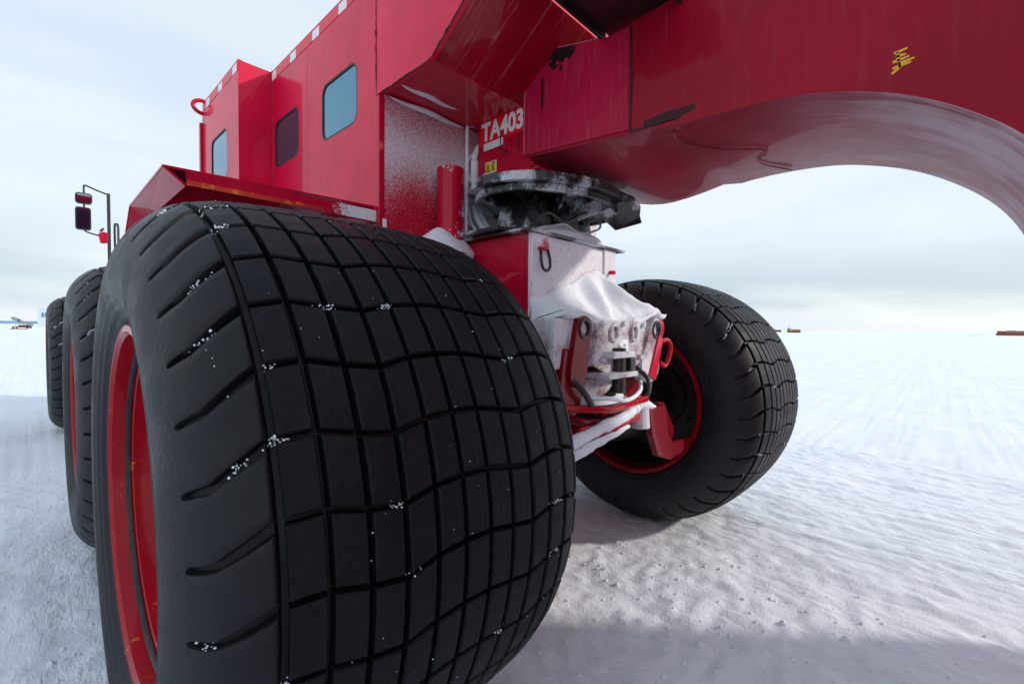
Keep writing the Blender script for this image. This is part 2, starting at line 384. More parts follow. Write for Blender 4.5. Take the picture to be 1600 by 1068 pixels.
def block(s0, s1, ns, gapc, gapx, sink=None):
    """one tread block between arc positions s0..s1 as a chamfered solid; local wheel coordinates, row 0"""
    bm = bmesh.new()
    def ring(ins, off):
        a, b = s0+gapc/2+ins, s1-gapc/2-ins; lo, hi = [], []
        for i in range(ns+1):
            s = a+(b-a)*i/ns; v = pv(s)*PL
            lo.append((s, v+gapx/2+ins)); hi.append((s, v+PL-gapx/2-ins))
        mids = lambda p, q: ((p[0]+q[0])/2, (p[1]+q[1])/2)
        pl = lo+[mids(lo[-1], hi[-1])]+hi[::-1]+[mids(hi[0], lo[0])]
        o = []
        for s, v in pl:
            x, r = surf(s, off+(sink(s) if sink else 0)); an = v/TR
            o.append(bm.verts.new((x, -r*math.cos(an), r*math.sin(an))))
        return o
    rs = [ring(-.003, DEPTH+.004), ring(0, .0035), ring(.0035, 0)]
    n = len(rs[0])
    for p, q in zip(rs, rs[1:]):
        for k in range(n): bm.faces.new((p[k], p[(k+1)%n], q[(k+1)%n], q[k]))
    t = rs[2]; lo = t[:ns+1]; mr = t[ns+1]; hi = t[ns+2:2*ns+3][::-1]; ml = t[-1]
    mid = [ml]+[bm.verts.new(((lo[i].co+hi[i].co)/2)*1.0) for i in range(1, ns)]+[mr]
    for i in range(1, ns):      # keep the crown of the block on the tyre's round
        c = mid[i].co; rr_ = math.hypot(c.y, c.z); r0 = (math.hypot(lo[i].co.y, lo[i].co.z)); c.y *= r0/rr_; c.z *= r0/rr_
    for i in range(ns):
        bm.faces.new((lo[i], lo[i+1], mid[i+1], mid[i])); bm.faces.new((mid[i], mid[i+1], hi[i+1], hi[i]))
    bmesh.ops.recalc_face_normals(bm, faces=bm.faces)
    me = bpy.data.meshes.new('tread_block'); bm.to_mesh(me); bm.free(); me.materials.append(M['tread']); return me
BLK = [block(S0+i*RW, S0+(i+1)*RW, 1, .0130, .0120) for i in range(NR)]
def joined(rows):
    V, F = [], []; base = 0
    for me in BLK:
        co = np.empty(len(me.vertices)*3, np.float32); me.vertices.foreach_get('co', co); co = co.reshape(-1, 3)
        fs = [tuple(p.vertices) for p in me.polygons]
        for k in rows:
            a_ = k*PITCHA; c_, s_ = math.cos(a_), math.sin(a_)
            y, z = co[:, 1], co[:, 2]        # rotate so that rear goes up
            V.append(np.stack([co[:, 0], y*c_+z*s_, -y*s_+z*c_], -1)); F += [tuple(i+base for i in f) for f in fs]; base += len(co)
    me = bpy.data.meshes.new('tread'); me.from_pydata(np.concatenate(V).tolist(), [], F); me.materials.append(M['tread']); return me
ROWS = range(-13, 14)
FULL = joined(range(NP)); REST = joined([k for k in range(14, NP-13)])
def carcass():
    """sidewalls, shoulders with their slots, and the groove floor under the ribs, as one surface"""
    smax = _s[-1]; SE = S_END
    half = [(.0, 1), (.1, 1), (.2, 1), (.3, 1), (.37, 1), (.4130, 1), (.4155, .12), (.4185, 0)]
    half += [(q, 0) for q in np.linspace(.424, SE-.02, 12)] + [(SE-.012, 0), (SE-.007, 0), (SE-.003, 0), (SE, 0), (SE+.004, 0)] + [(q, 0) for q in np.linspace(SE+.014, smax, 30)]
    rows = [(-q, g) for q, g in half[::-1]] + [(q, g) for q, g in half[1:]]
    V = []
    for s, gr in rows:
        q = abs(s); sv = math.copysign(max(q, .405), s); sh = pv(sv) if q < SE else pv(math.copysign(SE, s))
        t = min(max((q-.409)/(SE-.409), 0), 1)
        wd = (.0135-.0060*t)/PL; e = .0045/PL
        end = min(max((SE-q)/.011, 0), 1); end = math.sqrt(max(0, 1-(1-end)**2)) if q < SE else 0
        slot = DEPTH*(1-.45*t)*(1 if end > .02 else 0)*min(1, end*1.6); wd = wd*max(end, .25)
        fr = [(-wd-.0025/PL, 0), (-wd, .08), (-wd+e*.55, 1), (0, 1), (wd-e*.55, 1), (wd, .08), (wd+.0025/PL, 0), (.22, 0), (.40, 0), (.6, 0), (.78, 0)]
        for k in range(NP):
            for f, dm in fr:
                off = DEPTH*gr if gr >= .12 else max(DEPTH*gr, slot*dm)
                if gr == 1: off = DEPTH
                x, r = surf(s, off)
                if .50 < r < .60 and gr == 0: x += math.copysign(.0022, s)*math.sin((r-.50)*math.pi/.0125)
                an = (k+f+sh)*PITCHA; V.append((x, -r*math.cos(an), r*math.sin(an)))
    nc = NP*11; F = []
    for a in range(len(rows)-1):
        for k in range(nc):
            k2 = (k+1) % nc; F.append((a*nc+k, (a+1)*nc+k, (a+1)*nc+k2, a*nc+k2))
    me = bpy.data.meshes.new('tyre'); me.from_pydata(V, [], F)
    bm = bmesh.new(); bm.from_mesh(me); bmesh.ops.recalc_face_normals(bm, faces=bm.faces); bm.to_mesh(me); bm.free()
    me.polygons.foreach_set('use_smooth', [True]*len(me.polygons)); me.materials.append(M['rubber'])
    me.set_sharp_from_angle(angle=R(50))
    return me
TYRE = carcass()
def lmesh(name, prof, n, mat, close=False):
    bm = lathe(prof, n, close=close); bmesh.ops.recalc_face_normals(bm, faces=bm.faces)
    me = bpy.data.meshes.new(name); bm.to_mesh(me); bm.free(); me.polygons.foreach_set('use_smooth', [True]*len(me.polygons))
    try: me.set_sharp_from_angle(angle=R(38))
    except Exception: pass
    me.materials.append(M[mat]); return me
RIM = lmesh('rim', [(-.472,.490),(-.493,.493),(-.503,.486),(-.503,.470),(-.494,.461),(-.45,.456),(-.44,.442),(-.30,.430),(-.26,.405),(-.12,.400),(-.10,.385),(-.10,.17),(.0,.16),(.0,.385),(.12,.40),(.26,.405),(.30,.424),(.44,.430),(.45,.447),(.478,.455),(.487,.468),(.487,.492),(.478,.5),(.462,.5)], 72, 'red_rim')
GROOVE = lmesh('rim_groove', [(-.4515,.4550),(-.458,.4560),(-.4615,.4520),(-.456,.4480),(-.4470,.4470)], 72, 'grease_or_shade', True)
HUB = lmesh('hub', [(-.10,.002),(-.24,.002),(-.24,.13),(-.21,.15),(-.13,.155),(-.13,.23),(-.101,.235)], 40, 'red_worn')
RIM2 = RIM.copy(); RIM2.materials.clear(); RIM2.materials.append(paint('dull_red_rim', (.24, .0015, .012), dust=.2, coat=.2)); RIM2.materials.append(M['grease_or_shade'])
for p in RIM2.polygons:  # shade inside the right-hand rims is put into barrel and hub colour
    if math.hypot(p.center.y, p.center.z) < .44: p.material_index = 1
HUB2 = HUB.copy(); HUB2.materials.clear(); HUB2.materials.append(M['grease_or_shade'])
NUT = bmesh.new()
for k in range(12):
    a_ = 2*math.pi*k/12; tube([(-.10, .29*math.cos(a_), .29*math.sin(a_)), (-.128, .29*math.cos(a_), .29*math.sin(a_))], .017, 6, NUT)
bmesh.ops.recalc_face_normals(NUT, faces=NUT.faces); NUTM = bpy.data.meshes.new('wheel_nuts'); NUT.to_mesh(NUTM); NUT.free(); NUTM.materials.append(M['black'])

def crumbs(n, rows, seed, size=(.0009, .0028), smin=-.53, smax=.45, clusters=40):
    rs = random.Random(seed); bm = bmesh.new()
    def one(s, an, sz, off):
        x, r = surf(s, off); c = Vector((x, -r*math.cos(an), r*math.sin(an)))
        q = bmesh.ops.create_icosphere(bm, subdivisions=1, radius=sz)
        for v in q['verts']:
            v.co = Vector((v.co.x*rs.uniform(.7, 1.3), v.co.y*rs.uniform(.7, 1.3), v.co.z*rs.uniform(.6, 1.2)))+c
    for _ in range(clusters):        # packed in the cross grooves
        s = rs.uniform(smin, smax); 
        if rs.random() < .55: s = rs.uniform(-.50, -.38)
        k = rs.choice(rows); an = (k+pv(s))*PITCHA
        for _ in range(rs.randint(8, 26)):
            ds = rs.gauss(0, .012); one(s+ds, (k+pv(s+ds))*PITCHA+rs.gauss(0, .004)/TR, rs.uniform(*size), rs.uniform(-.001, .016))
    for _ in range(n):
        s = rs.uniform(smin, smax); one(s, rs.uniform(min(rows), max(rows))*PITCHA, rs.uniform(.0006, .0018), rs.uniform(-.001, .002))
    me = bpy.data.meshes.new('snow_crumbs'); bm.to_mesh(me); bm.free(); me.materials.append(M['crumb']); return me
CR_NEAR = crumbs(110, list(range(-6, 10)), 4, clusters=34); CR_FAR = crumbs(60, list(range(-5, 10)), 5, (.0012, .0035), clusters=16)

def wheel(parent, x, y, near=False, label=None, steer=0):
    wE = empty('wheel', (x, y, .842), parent=parent)
    if steer: wE.matrix_basis = wE.matrix_basis @ Matrix.Rotation(R(steer), 4, 'Z')
    if label: wE['label'] = label
    for nm, me in (('tyre', TYRE), ('rim', RIM if x < CX else RIM2), ('hub', HUB if x < CX else HUB2)): mk(nm, me, None, wE, local=True)
    mk('rim_groove', GROOVE, None, wE, local=True)
    mk('wheel_nuts', NUTM, None, wE, local=True, kind='stuff')
    if near:
        for k in ROWS:
            rot = Matrix.Rotation(-k*PITCHA, 4, 'X')
            for me in BLK:
                o = bpy.data.objects.new('tread_block', me); COL.objects.link(o); o.parent = wE; o.matrix_basis = rot
        mk('tread', REST, None, wE, local=True, kind='stuff')
        mk('snow_crumbs', CR_NEAR, None, wE, local=True, kind='stuff')
    else:
        mk('tread', FULL, None, wE, local=True, kind='stuff')
        mk('snow_crumbs', CR_FAR, None, wE, local=True, kind='stuff')
    return wE

# ------------------------------------------------------------------ the tractor
CX = 1.97
T = empty('snow_tractor', (CX, 3.6, 0), 'huge crimson tractor unit with fat balloon tyres standing on the snow', 'tractor')
wheel(T, .68, 1.58, True, 'near rear tyre with blocky tread filling the foreground')
wheel(T, 3.30, 1.54, label='rear tyre beyond the frosted hitch')
wheel(T, .68, 3.62); wheel(T, 3.29, 3.62)
wheel(T, .68, 8.0); wheel(T, 3.28, 8.0)

# body: panels on the left side, plane X = 1.08, outline in (Y, Z)
ROOF = 2.935
WIN = {'a': (2.036, 2.412, 2.298, 2.588), 'b': (2.712, 3.080, 2.314, 2.600), 'c': (3.362, 3.728, 2.284, 2.604)}
rear = lambda Y0: (lambda u, v, d: (u, Y0+d, v))
left = lambda X0: (lambda u, v, d: (X0+d, u, v))
def window(x, k):
    y0, y1, z0, z1 = WIN[k]
    fr = mk('window', plate(rrect(y0-.001, y1+.001, z0-.001, z1+.001, .056), [rrect(y0+.009, y1-.009, z0+.009, z1-.009, .048)], left(x+.001), .02), 'ink', T)
    mk('pane', plate(rrect(y0+.008, y1-.008, z0+.008, z1-.008, .049), [], left(x+.006), .008), 'glass', fr)
def wallp(name, outline, k, x, mat='red_body'):
    h = []
    if k: y0, y1, z0, z1 = WIN[k]; h = [rrect(y0, y1, z0, z1, .055)]
    mk(name, plate(outline, h, left(x), .022), mat, T)
    if k: window(x, k)
wallp('side_panel', [(2.592, 1.81), (3.128, 1.81), (3.128, ROOF), (2.592, ROOF)], 'b', 1.08)
wallp('side_panel', [(1.866, 1.805), (2.589, 1.81), (2.589, ROOF), (1.866, ROOF)], 'a', 1.08)
wallp('side_panel', [(1.863, 2.362), (1.863, ROOF), (1.13, ROOF), (1.13, 2.584), (1.466, 2.364)], None, 1.08)
wallp('bay_panel', [(3.13, 1.81), (3.94, 1.81), (3.94, ROOF), (3.13, ROOF)], 'c', .89)
mk('bay_end_panel', box(.912, 1.10, 3.131, 3.151, 1.81, ROOF-.003), 'red_body', T)
mk('front_panel', box(.912, 3.03, 3.918, 3.938, 1.81, ROOF-.003), 'red_body', T)
for x0, x1 in ((1.06, 1.62), (1.72, 2.5)): mk('window', box(x0, x1, 3.9385, 3.944, 2.24, 2.72), 'glass', T, bevel=.002)
mk('side_panel', box(2.84, 2.862, 1.13, 3.94, 2.60, ROOF), 'red_body', T)
mk('side_panel', box(2.84, 2.862, 1.866, 3.94, 1.81, 2.597), 'red_body', T)
mk('roof', box(1.09, 2.85, 1.14, 3.13, ROOF-.02, ROOF-.004), 'red_body', T)
mk('roof', box(.905, 2.85, 3.14, 3.93, ROOF-.02, ROOF-.004), 'red_body', T)
mk('rear_wall', box(1.104, 2.838, 1.842, 1.862, 1.62, 2.372), 'wall_frost', T)
mk('overhang_floor', box(1.103, 2.838, 1.468, 1.86, 2.374, 2.392), 'red', T)
bm = bmesh.new()
sl_ = [(1.468, 2.372), (1.133, 2.590), (1.142, 2.606), (1.476, 2.388)]
vv = [[bm.verts.new((x, y, z)) for y, z in sl_] for x in (1.103, 2.838)]
for i in range(4): bm.faces.new((vv[0][i], vv[0][(i+1)%4], vv[1][(i+1)%4], vv[1][i]))
bm.faces.new(vv[0]); bm.faces.new(vv[1])
mk('sloped_tail_panel', bm, 'red_scr', T)
mk('tail_panel', box(1.103, 2.838, 1.132, 1.150, 2.597, ROOF-.022), 'red_body', T)
mk('corner_trim', box(1.078, 1.108, 1.838, 1.8645, 1.66, 2.358), 'red', T, bevel=.004)
mk('corner_trim', box(1.076, 1.104, 3.118, 3.1295, 1.81, ROOF+.002), 'red', T, bevel=.003)
mk('snow_strip', box(1.096, 1.116, 1.832, 1.8415, 1.62, 1.815), 'snow', T, bevel=.004)
mk('sill_beam', box(1.10, 1.16, 1.87, 3.9, 1.62, 1.803), 'half_frost', T, bevel=.004)
for pts in ([(1.0795, 1.8645, 2.37), (1.0795, 1.8645, 2.65), (1.0795, 1.8645, 2.93)], [(1.0795, 1.862, 2.3615), (1.0795, 1.66, 2.3625), (1.0795, 1.467, 2.3630), (1.0795, 1.30, 2.472), (1.0795, 1.131, 2.582)]):
    pp = [tuple(np.array(a_)+(np.array(b_)-np.array(a_))*t+np.random.normal(0, .0008, 3)) for a_, b_ in zip(pts, pts[1:]) for t in np.linspace(0, 1, 14)]
    mk('seam_sealant', tube(pp, [abs(np.random.normal(.0022, .0009))+.0006 for _ in pp], 6), 'grease_or_shade', T, smooth=True)
# drifts of frost under the overhang edge
bm = bmesh.new()
for (x0, x1, y, z, r_) in ((1.13, 1.56, 1.826, 2.358, .012), (1.12, 1.42, 1.72, 2.371, .010)):
    tube([(x0+(x1-x0)*i/10, y+.006*math.sin(i), z) for i in range(11)], [r_*math.sin(math.pi*(i+.25)/10.5)+.002 for i in range(11)], 8, bm)
mk('snow_strip', bm, 'snow', T, smooth=True)
# reflective tape
for X0, ya, yb, ph in ((1.08, 1.14, 3.125, 3.09), (.89, 3.135, 3.935, 3.80)):
    yy = ph
    while yy > ya+.05: yy -= .305
    while yy < yb:
        for nm, a_, b_, mt in (('white_tape', yy-.042, yy+.042, 'tape_white'), ('red_tape', yy+.042, yy+.263, 'tape_red')):
            a2, b2 = max(a_, ya), min(b_, yb)
            if b2-a2 > .01: mk(nm, box(X0-.0022, X0+.002, a2, b2, ROOF-.064, ROOF-.016), mt, T)
        yy += .305
# lifting eye and the plate below it
bm = bmesh.new()
ring = [(.895+.062*math.cos(t), 3.955, 2.912+.046*math.sin(t)) for t in np.linspace(0, 2*math.pi, 33)[:-1]]
vs = []
for i, p in enumerate(ring):
    a_ = 2*math.pi*i/32; c_ = Vector(p); n_ = Vector((math.cos(a_), 0, math.sin(a_)))
    vs.append([bm.verts.new(c_+.014*(math.cos(b_)*n_+math.sin(b_)*Vector((0, 1, 0)))) for b_ in np.linspace(0, 2*math.pi, 11)[:-1]])
for i in range(32):
    for j in range(10): bm.faces.new((vs[i][j], vs[(i+1)%32][j], vs[(i+1)%32][(j+1)%10], vs[i][(j+1)%10]))
mk('lifting_eye', bm, 'red', T, smooth=True)
mk('lifting_eye_stub', tube([(.905, 3.945, 2.868), (.905, 3.945, 2.80)], .017, 12), 'red', T, smooth=True)
mk('door_edge', box(.872, .893, 3.941, 3.975, 2.30, 2.795), 'red', T, bevel=.003)

# fender over the near tyre
F_ = lambda pts, x0, x1: None
def poly(name, quads, mat, bevel=0):
    bm = bmesh.new()
    for q in quads: bm.faces.new([bm.verts.new(p) for p in q])
    bmesh.ops.remove_doubles(bm, verts=bm.verts, dist=.0005)
    r_ = bmesh.ops.solidify(bm, geom=list(bm.faces), thickness=.008)
    return mk(name, bm, mat, T)
fe = poly('fender', [[(.309,1.880,1.858),(1.098,1.880,1.876),(1.098,2.60,1.876),(.309,2.60,1.852)], [(.309,2.60,1.852),(1.098,2.60,1.876),(1.098,2.93,1.64),(.309,2.93,1.62)]], 'red')
poly('fender_skirt', [[(.309,1.882,1.852),(.309,2.60,1.846),(.372,2.60,1.800),(.372,1.882,1.800)], [(.309,2.60,1.846),(.309,2.93,1.615),(.372,2.90,1.58),(.372,2.60,1.800)]], 'red')
bm = box(.372, 1.098, 1.866, 1.876, 1.803, 1.852)
M['flange'] = paint('frosting_fender_flange', dust=.1, frost=lambda g: g.math('MULTIPLY', speck(g, g.rng(g.xyz('X'), .80, 1.02, -.1, 1.0), 160, -.1, .3), .93))
mk('fender_flange', bm, 'flange', T)
def fl_mat(g):
    return None
g = G('yellow_worn_edge'); n_ = g.noise(22, 5, .65)
M['worn_or_lit_edge'] = g.set(base_color=g.mix(g.rng(n_, .50, .64), g.mix(g.rng(g.xyz('X'), .85, .5), (.42, .004, .012), (.62, .035, .01)), (.75, .30, .02)), roughness=.45).m
mk('fender_worn_lip', box(.374, .84, 1.8615, 1.8655, 1.801, 1.818), 'worn_or_lit_edge', T)
mk('fender_brace', tube([(.92, 1.90, 1.79), (1.06, 1.92, 1.80)], .009, 8), 'half_frost', T)

# rear frame box and what is bolted to it
mk('frame_box', box(1.50, 2.205, 1.322, 2.60, 1.38, 1.748), 'red_worn', T, bevel=.006)
mk('frame_box_face', box(1.502, 2.203, 1.312, 1.321, 1.38, 1.746), 'box_frost', T)
mk('frame_face_plate', box(1.504, 1.615, 1.3005, 1.3115, 1.40, 1.745), 'box_frost', T, bevel=.003)
mk('frame_face_plate', box(2.09, 2.203, 1.3025, 1.3115, 1.50, 1.75), 'box_frost', T, bevel=.003)
mk('frame_top_plate', box(1.46, 2.27, 1.285, 1.95, 1.7495, 1.762), 'black_ice', T, bevel=.003)
mk('rear_deck', box(1.12, 1.47, 1.64, 1.84, 1.64, 1.68), 'half_frost', T, bevel=.006)
mk('mudguard_plate', box(1.43, 1.62, 1.44, 1.80, 1.763, 1.785), 'black_ice', T, bevel=.008)
# D-ring
d_ = [(1.538+.028*0, 1.284, 1.655)]
mk('ring_lug', tube([(1.535, 1.288, 1.678), (1.592, 1.288, 1.682)], .0085, 10), 'red_worn', T, smooth=True)
pts = [(1.540, 1.283, 1.676), (1.532, 1.276, 1.640), (1.534, 1.272, 1.612)]+[(1.5635+.029*math.cos(t), 1.271, 1.612+.030*math.sin(t)) for t in np.linspace(math.pi, 2*math.pi, 11)]+[(1.593, 1.272, 1.615), (1.594, 1.276, 1.640), (1.588, 1.283, 1.678)]
mk('tie_ring', tube(pts, .0065, 8), 'grease_or_shade', T, smooth=True)
mk('bolt', tube([(2.14, 1.302, 1.63), (2.14, 1.27, 1.628)], .011, 8), 'red_worn', T)
# exhaust-like stand pipe
bm = tube([(1.425, 1.765, 1.60), (1.425, 1.765, 2.10)], .068, 28)
mk('stand_pipe', bm, 'light_frost', T, smooth=False, bevel=.004)
mk('stand_pipe_rib', box(1.487, 1.500, 1.72, 1.75, 1.78, 2.09), 'snow', T, bevel=.004)
mk('support_bar', tube([(1.45, 1.78, 2.062), (1.68, 1.74, 2.045)], .012, 8), 'galv', T)
# hoses down the rear wall
hz = [([(1.575,1.815,2.372),(1.57,1.812,2.25),(1.572,1.808,2.06),(1.575,1.80,1.92),(1.60,1.77,1.83),(1.66,1.72,1.80)], .009),
      ([(1.70,1.79,2.30),(1.65,1.80,2.285),(1.615,1.80,2.22),(1.612,1.80,2.10),(1.605,1.79,1.95),(1.615,1.75,1.86),(1.66,1.70,1.80)], .016),
      ([(1.71,1.80,2.27),(1.64,1.815,2.25),(1.575,1.815,2.19),(1.59,1.815,2.10),(1.66,1.80,2.06)], .010),
      ([(1.655,1.80,2.16),(1.652,1.80,2.05),(1.645,1.79,1.93),(1.665,1.73,1.83)], .014),
      ([(1.55,1.82,1.93),(1.585,1.80,1.86),(1.62,1.75,1.82)], .007)]
def spl(p, n=6): return [tuple(v) for v in _catmull3(np.array(p, float), n)]
def _catmull3(p, n):
    p = np.vstack([2*p[0]-p[1], p, 2*p[-1]-p[-2]]); o = []
    for i in range(1, len(p)-2):
        for t in np.linspace(0, 1, n, endpoint=False):
            o.append(.5*((2*p[i])+(-p[i-1]+p[i+1])*t+(2*p[i-1]-5*p[i]+4*p[i+1]-p[i+2])*t*t+(-p[i-1]+3*p[i]-3*p[i+1]+p[i+2])*t**3))
    o.append(p[-2]); return o
for p, r_ in hz: mk('hose', tube(spl(p), r_, 10), 'hose', T, smooth=True)
mk('hose', tube([(1.612, 1.80, 2.20-.012*i) for i in range(14)], [.020+.003*(i % 2) for i in range(14)], 10), 'hose', T, smooth=True)
mk('cable_hook', tube([(1.572, 1.812, 2.36), (1.66, 1.79, 2.395)], .004, 6), 'galv', T)

# fifth wheel: dished plate, ribs, pedestal
def ell(cx, cy, rx, ry, z, n=48, ph=0): return [(cx+rx*math.cos(t), cy+ry*math.sin(t), z) for t in np.linspace(0, 2*math.pi, n, endpoint=False)]
flat = lambda z0: (lambda u, v, d: (u, v, z0+d))
FW = (1.85, 1.49)
fo = [(FW[0]+.462*math.cos(t), FW[1]+.352*math.sin(t)) for t in np.linspace(0, 2*math.pi, 56, endpoint=False)]
fw = mk('fifth_wheel', plate(fo, [], flat(1.962), .040), 'black_ice', T, bevel=.010, seg=3)
fi = [(FW[0]+.425*math.cos(t), FW[1]+.318*math.sin(t)) for t in np.linspace(0, 2*math.pi, 56, endpoint=False)]
fj = [(FW[0]+.405*math.cos(t), FW[1]+.300*math.sin(t)) for t in np.linspace(0, 2*math.pi, 56, endpoint=False)]
mk('rim_flange', plate(fi, [fj], flat(1.928), .033), 'black_ice', fw, bevel=.004)
for an in (25, 75, 105, 155, 200, 240, 268, 296, 335):
    c_, s_ = math.cos(R(an)), math.sin(R(an)); bm = bmesh.new(); tvec = Vector((-s_, c_, 0))*.007
    P_ = [Vector((FW[0]+c_*r_, FW[1]+s_*r_*.76, z)) for r_, z in ((.13, 1.86), (.26, 1.900), (.41, 1.945), (.41, 1.961), (.13, 1.961))]
    f1 = [bm.verts.new(p+tvec) for p in P_]; f2 = [bm.verts.new(p-tvec) for p in P_]
    bm.faces.new(f1); bm.faces.new(f2[::-1])
    for i in range(5): bm.faces.new((f1[i], f1[(i+1)%5], f2[(i+1)%5], f2[i]))
    mk('rib', bm, 'black_ice', fw)
for x0 in (1.60, 1.94):       # trunnion blocks carrying the plate
    tb = mk('trunnion', plate([(x0-.03, 1.763), (x0+.19, 1.763), (x0+.15, 1.93), (x0+.11, 1.96), (x0+.04, 1.96), (x0, 1.92)], [], rear(1.40), .20), 'black_ice', T, bevel=.008)
    mk('pin', tube([(x0+.08, 1.385, 1.905), (x0+.08, 1.399, 1.905)], .028, 16), 'grease_or_shade', tb)
    for dx in (.0, .16): mk('bolt', tube([(x0+dx, 1.388, 1.79), (x0+dx, 1.399, 1.79)], .012, 6), 'galv', tb)
mk('king_pin_lock', box(1.79, 1.93, 1.36, 1.60, 1.80, 1.95), 'grease_or_shade', T, bevel=.01)
mk('grease_line', tube(spl([(1.56, 1.36, 1.79), (1.64, 1.33, 1.86), (1.78, 1.335, 1.84), (1.90, 1.32, 1.90), (2.02, 1.34, 1.93)]), .008, 8), 'plastic', T, smooth=True)
mk('grease_line', tube(spl([(1.60, 1.34, 1.775), (1.74, 1.31, 1.82), (1.88, 1.315, 1.80), (2.08, 1.33, 1.86), (2.16, 1.40, 1.95)]), .006, 8), 'galv', T, smooth=True)
# rear lip of the coupling: a bent wing on the right
bm = bmesh.new()
pr_ = [(1.98, 1.15, 1.985), (2.075, 1.12, 1.968), (2.13, 1.12, 1.945), (2.16, 1.14, 1.91), (2.22, 1.16, 1.885), (2.19, 1.30, 1.86), (2.12, 1.32, 1.90), (1.99, 1.33, 1.955)]
f1 = [bm.verts.new(p) for p in pr_]; f2 = [bm.verts.new((p[0], p[1]+.01, p[2]+.020)) for p in pr_]
bm.faces.new(f1); bm.faces.new(f2[::-1])
for i in range(8): bm.faces.new((f1[i], f1[(i+1)%8], f2[(i+1)%8], f2[i]))
mk('coupling_wing', bm, 'black_ice', T, bevel=.004)

# cross member with eyes
mk('cross_member', box(1.44, 2.34, 1.13, 1.32, 1.16, 1.372), 'half_frost', T, bevel=.012)
def capsule(u, v, r_, u2, v2, r2, n=12):
    a0 = math.atan2(v2-v, u2-u)
    return [(u+r_*math.cos(a0+math.pi/2+math.pi*i/n), v+r_*math.sin(a0+math.pi/2+math.pi*i/n)) for i in range(n+1)]+[(u2+r2*math.cos(a0-math.pi/2+math.pi*i/n), v2+r2*math.sin(a0-math.pi/2+math.pi*i/n)) for i in range(n+1)]
def eye(u, v, r_, hole, tail, Y0, mat, th=.05):
    lug = mk('hitch_lug', plate(capsule(u, v, r_, *tail), [circ(u, v, hole)], rear(Y0), th), mat, T, bevel=.006)
    bm = bmesh.new()
    o_ = [bm.verts.new((u+hole*1.38*math.cos(t), Y0-.006, v+hole*1.38*math.sin(t))) for t in np.linspace(0, 2*math.pi, 28, endpoint=False)]
    i_ = [bm.verts.new((u+hole*math.cos(t), Y0-.006, v+hole*math.sin(t))) for t in np.linspace(0, 2*math.pi, 28, endpoint=False)]
    b_ = [bm.verts.new((u+hole*.98*math.cos(t), Y0+th, v+hole*.98*math.sin(t))) for t in np.linspace(0, 2*math.pi, 28, endpoint=False)]
    b2 = [bm.verts.new((u+hole*1.38*math.cos(t), Y0+.004, v+hole*1.38*math.sin(t))) for t in np.linspace(0, 2*math.pi, 28, endpoint=False)]
    for A_, B_ in ((o_, i_), (i_, b_), (o_, b2)):
        for k in range(28): bm.faces.new((A_[k], A_[(k+1)%28], B_[(k+1)%28], B_[k]))
    mk('bushing', bm, 'grease_or_shade', lug, smooth=False)
    mk('snow_plug', plate(circ(u, v-.004, hole*.97), [], rear(Y0+.014), .03), 'snow', lug)
eye(1.625, 1.330, .056, .032, (1.585, 1.14, .060), 1.105, 'dark_red', .06)
eye(2.285, 1.327, .060, .035, (2.23, 1.15, .10), 1.10, 'half_frost', .06)
for u in (1.865, 2.055):        # oval slots
    lug = mk('slot_ring', plate(rrect(u-.034, u+.034, 1.268, 1.352, .033), [rrect(u-.022, u+.022, 1.28, 1.34, .0215)], rear(1.098), .045), 'half_frost', T, bevel=.004)
    mk('slot_shade', plate(rrect(u-.0215, u+.0215, 1.281, 1.339, .021), [], rear(1.128), .012), 'ink', lug)
mk('cross_plate', plate([(1.70, 1.17), (1.74, 1.37), (2.19, 1.37), (2.15, 1.17), (2.06, 1.13), (1.80, 1.13)], [], rear(1.112), .018), 'half_frost', T, bevel=.004)
mk('end_cap', plate(capsule(2.40, 1.335, .055, 2.33, 1.17, .04), [], rear(1.135), .16), 'red', T, bevel=.02, seg=3)
pts = [(2.345, 1.10, 1.262), (2.392, 1.088, 1.272), (2.425, 1.083, 1.235), (2.405, 1.083, 1.175), (2.365, 1.088, 1.130), (2.335, 1.10, 1.150)]
mk('shackle', tube(spl(pts), .012, 10), 'red_rim', T, smooth=True)
mk('shackle_arm', plate([(2.20, 1.09), (2.30, 1.30), (2.35, 1.28), (2.27, 1.06)], [], rear(1.09), .02), 'red', T, bevel=.004)
# bracket stack and bellows below the centre
mk('pin_bracket', box(1.79, 1.99, 1.06, 1.16, 1.195, 1.225), 'half_frost', T, bevel=.005)
mk('pin_bracket', box(1.74, 2.00, 1.05, 1.20, 1.105, 1.130), 'half_frost', T, bevel=.005)
mk('king_pin', tube([(1.90, 1.10, 1.03), (1.90, 1.10, 1.24)], .034, 16), 'grease_or_shade', T)
mk('pin_block', box(1.935, 1.985, 1.055, 1.10, 1.131, 1.194), 'grease_or_shade', T, bevel=.004)
mk('bellows', tube([(1.90, 1.22, 1.09-.011*i) for i in range(14)], [.085+.012*(i % 2) for i in range(14)], 24), 'plastic', T, smooth=True)
mk('drop_arm', plate([(2.10, 1.17), (2.32, 1.12), (2.34, .93), (2.28, .88), (2.02, .90), (1.98, 1.00)], [], rear(1.20), .20), 'dark_red', T, bevel=.02)
mk('drop_arm', plate([(1.50, 1.25), (1.70, 1.22), (1.62, .98), (1.56, .96), (1.46, 1.02)], [], rear(1.12), .09), 'dark_red', T, bevel=.01)
mk('strut_pipe', tube([(1.42, 1.20, .93), (1.86, 1.16, 1.085)], .055, 20), 'half_frost', T, smooth=True)
mk('axle_tube', tube([(.70, 1.58, .832), (3.22, 1.58, .832)], .135, 28), 'dark_red', T, smooth=True)
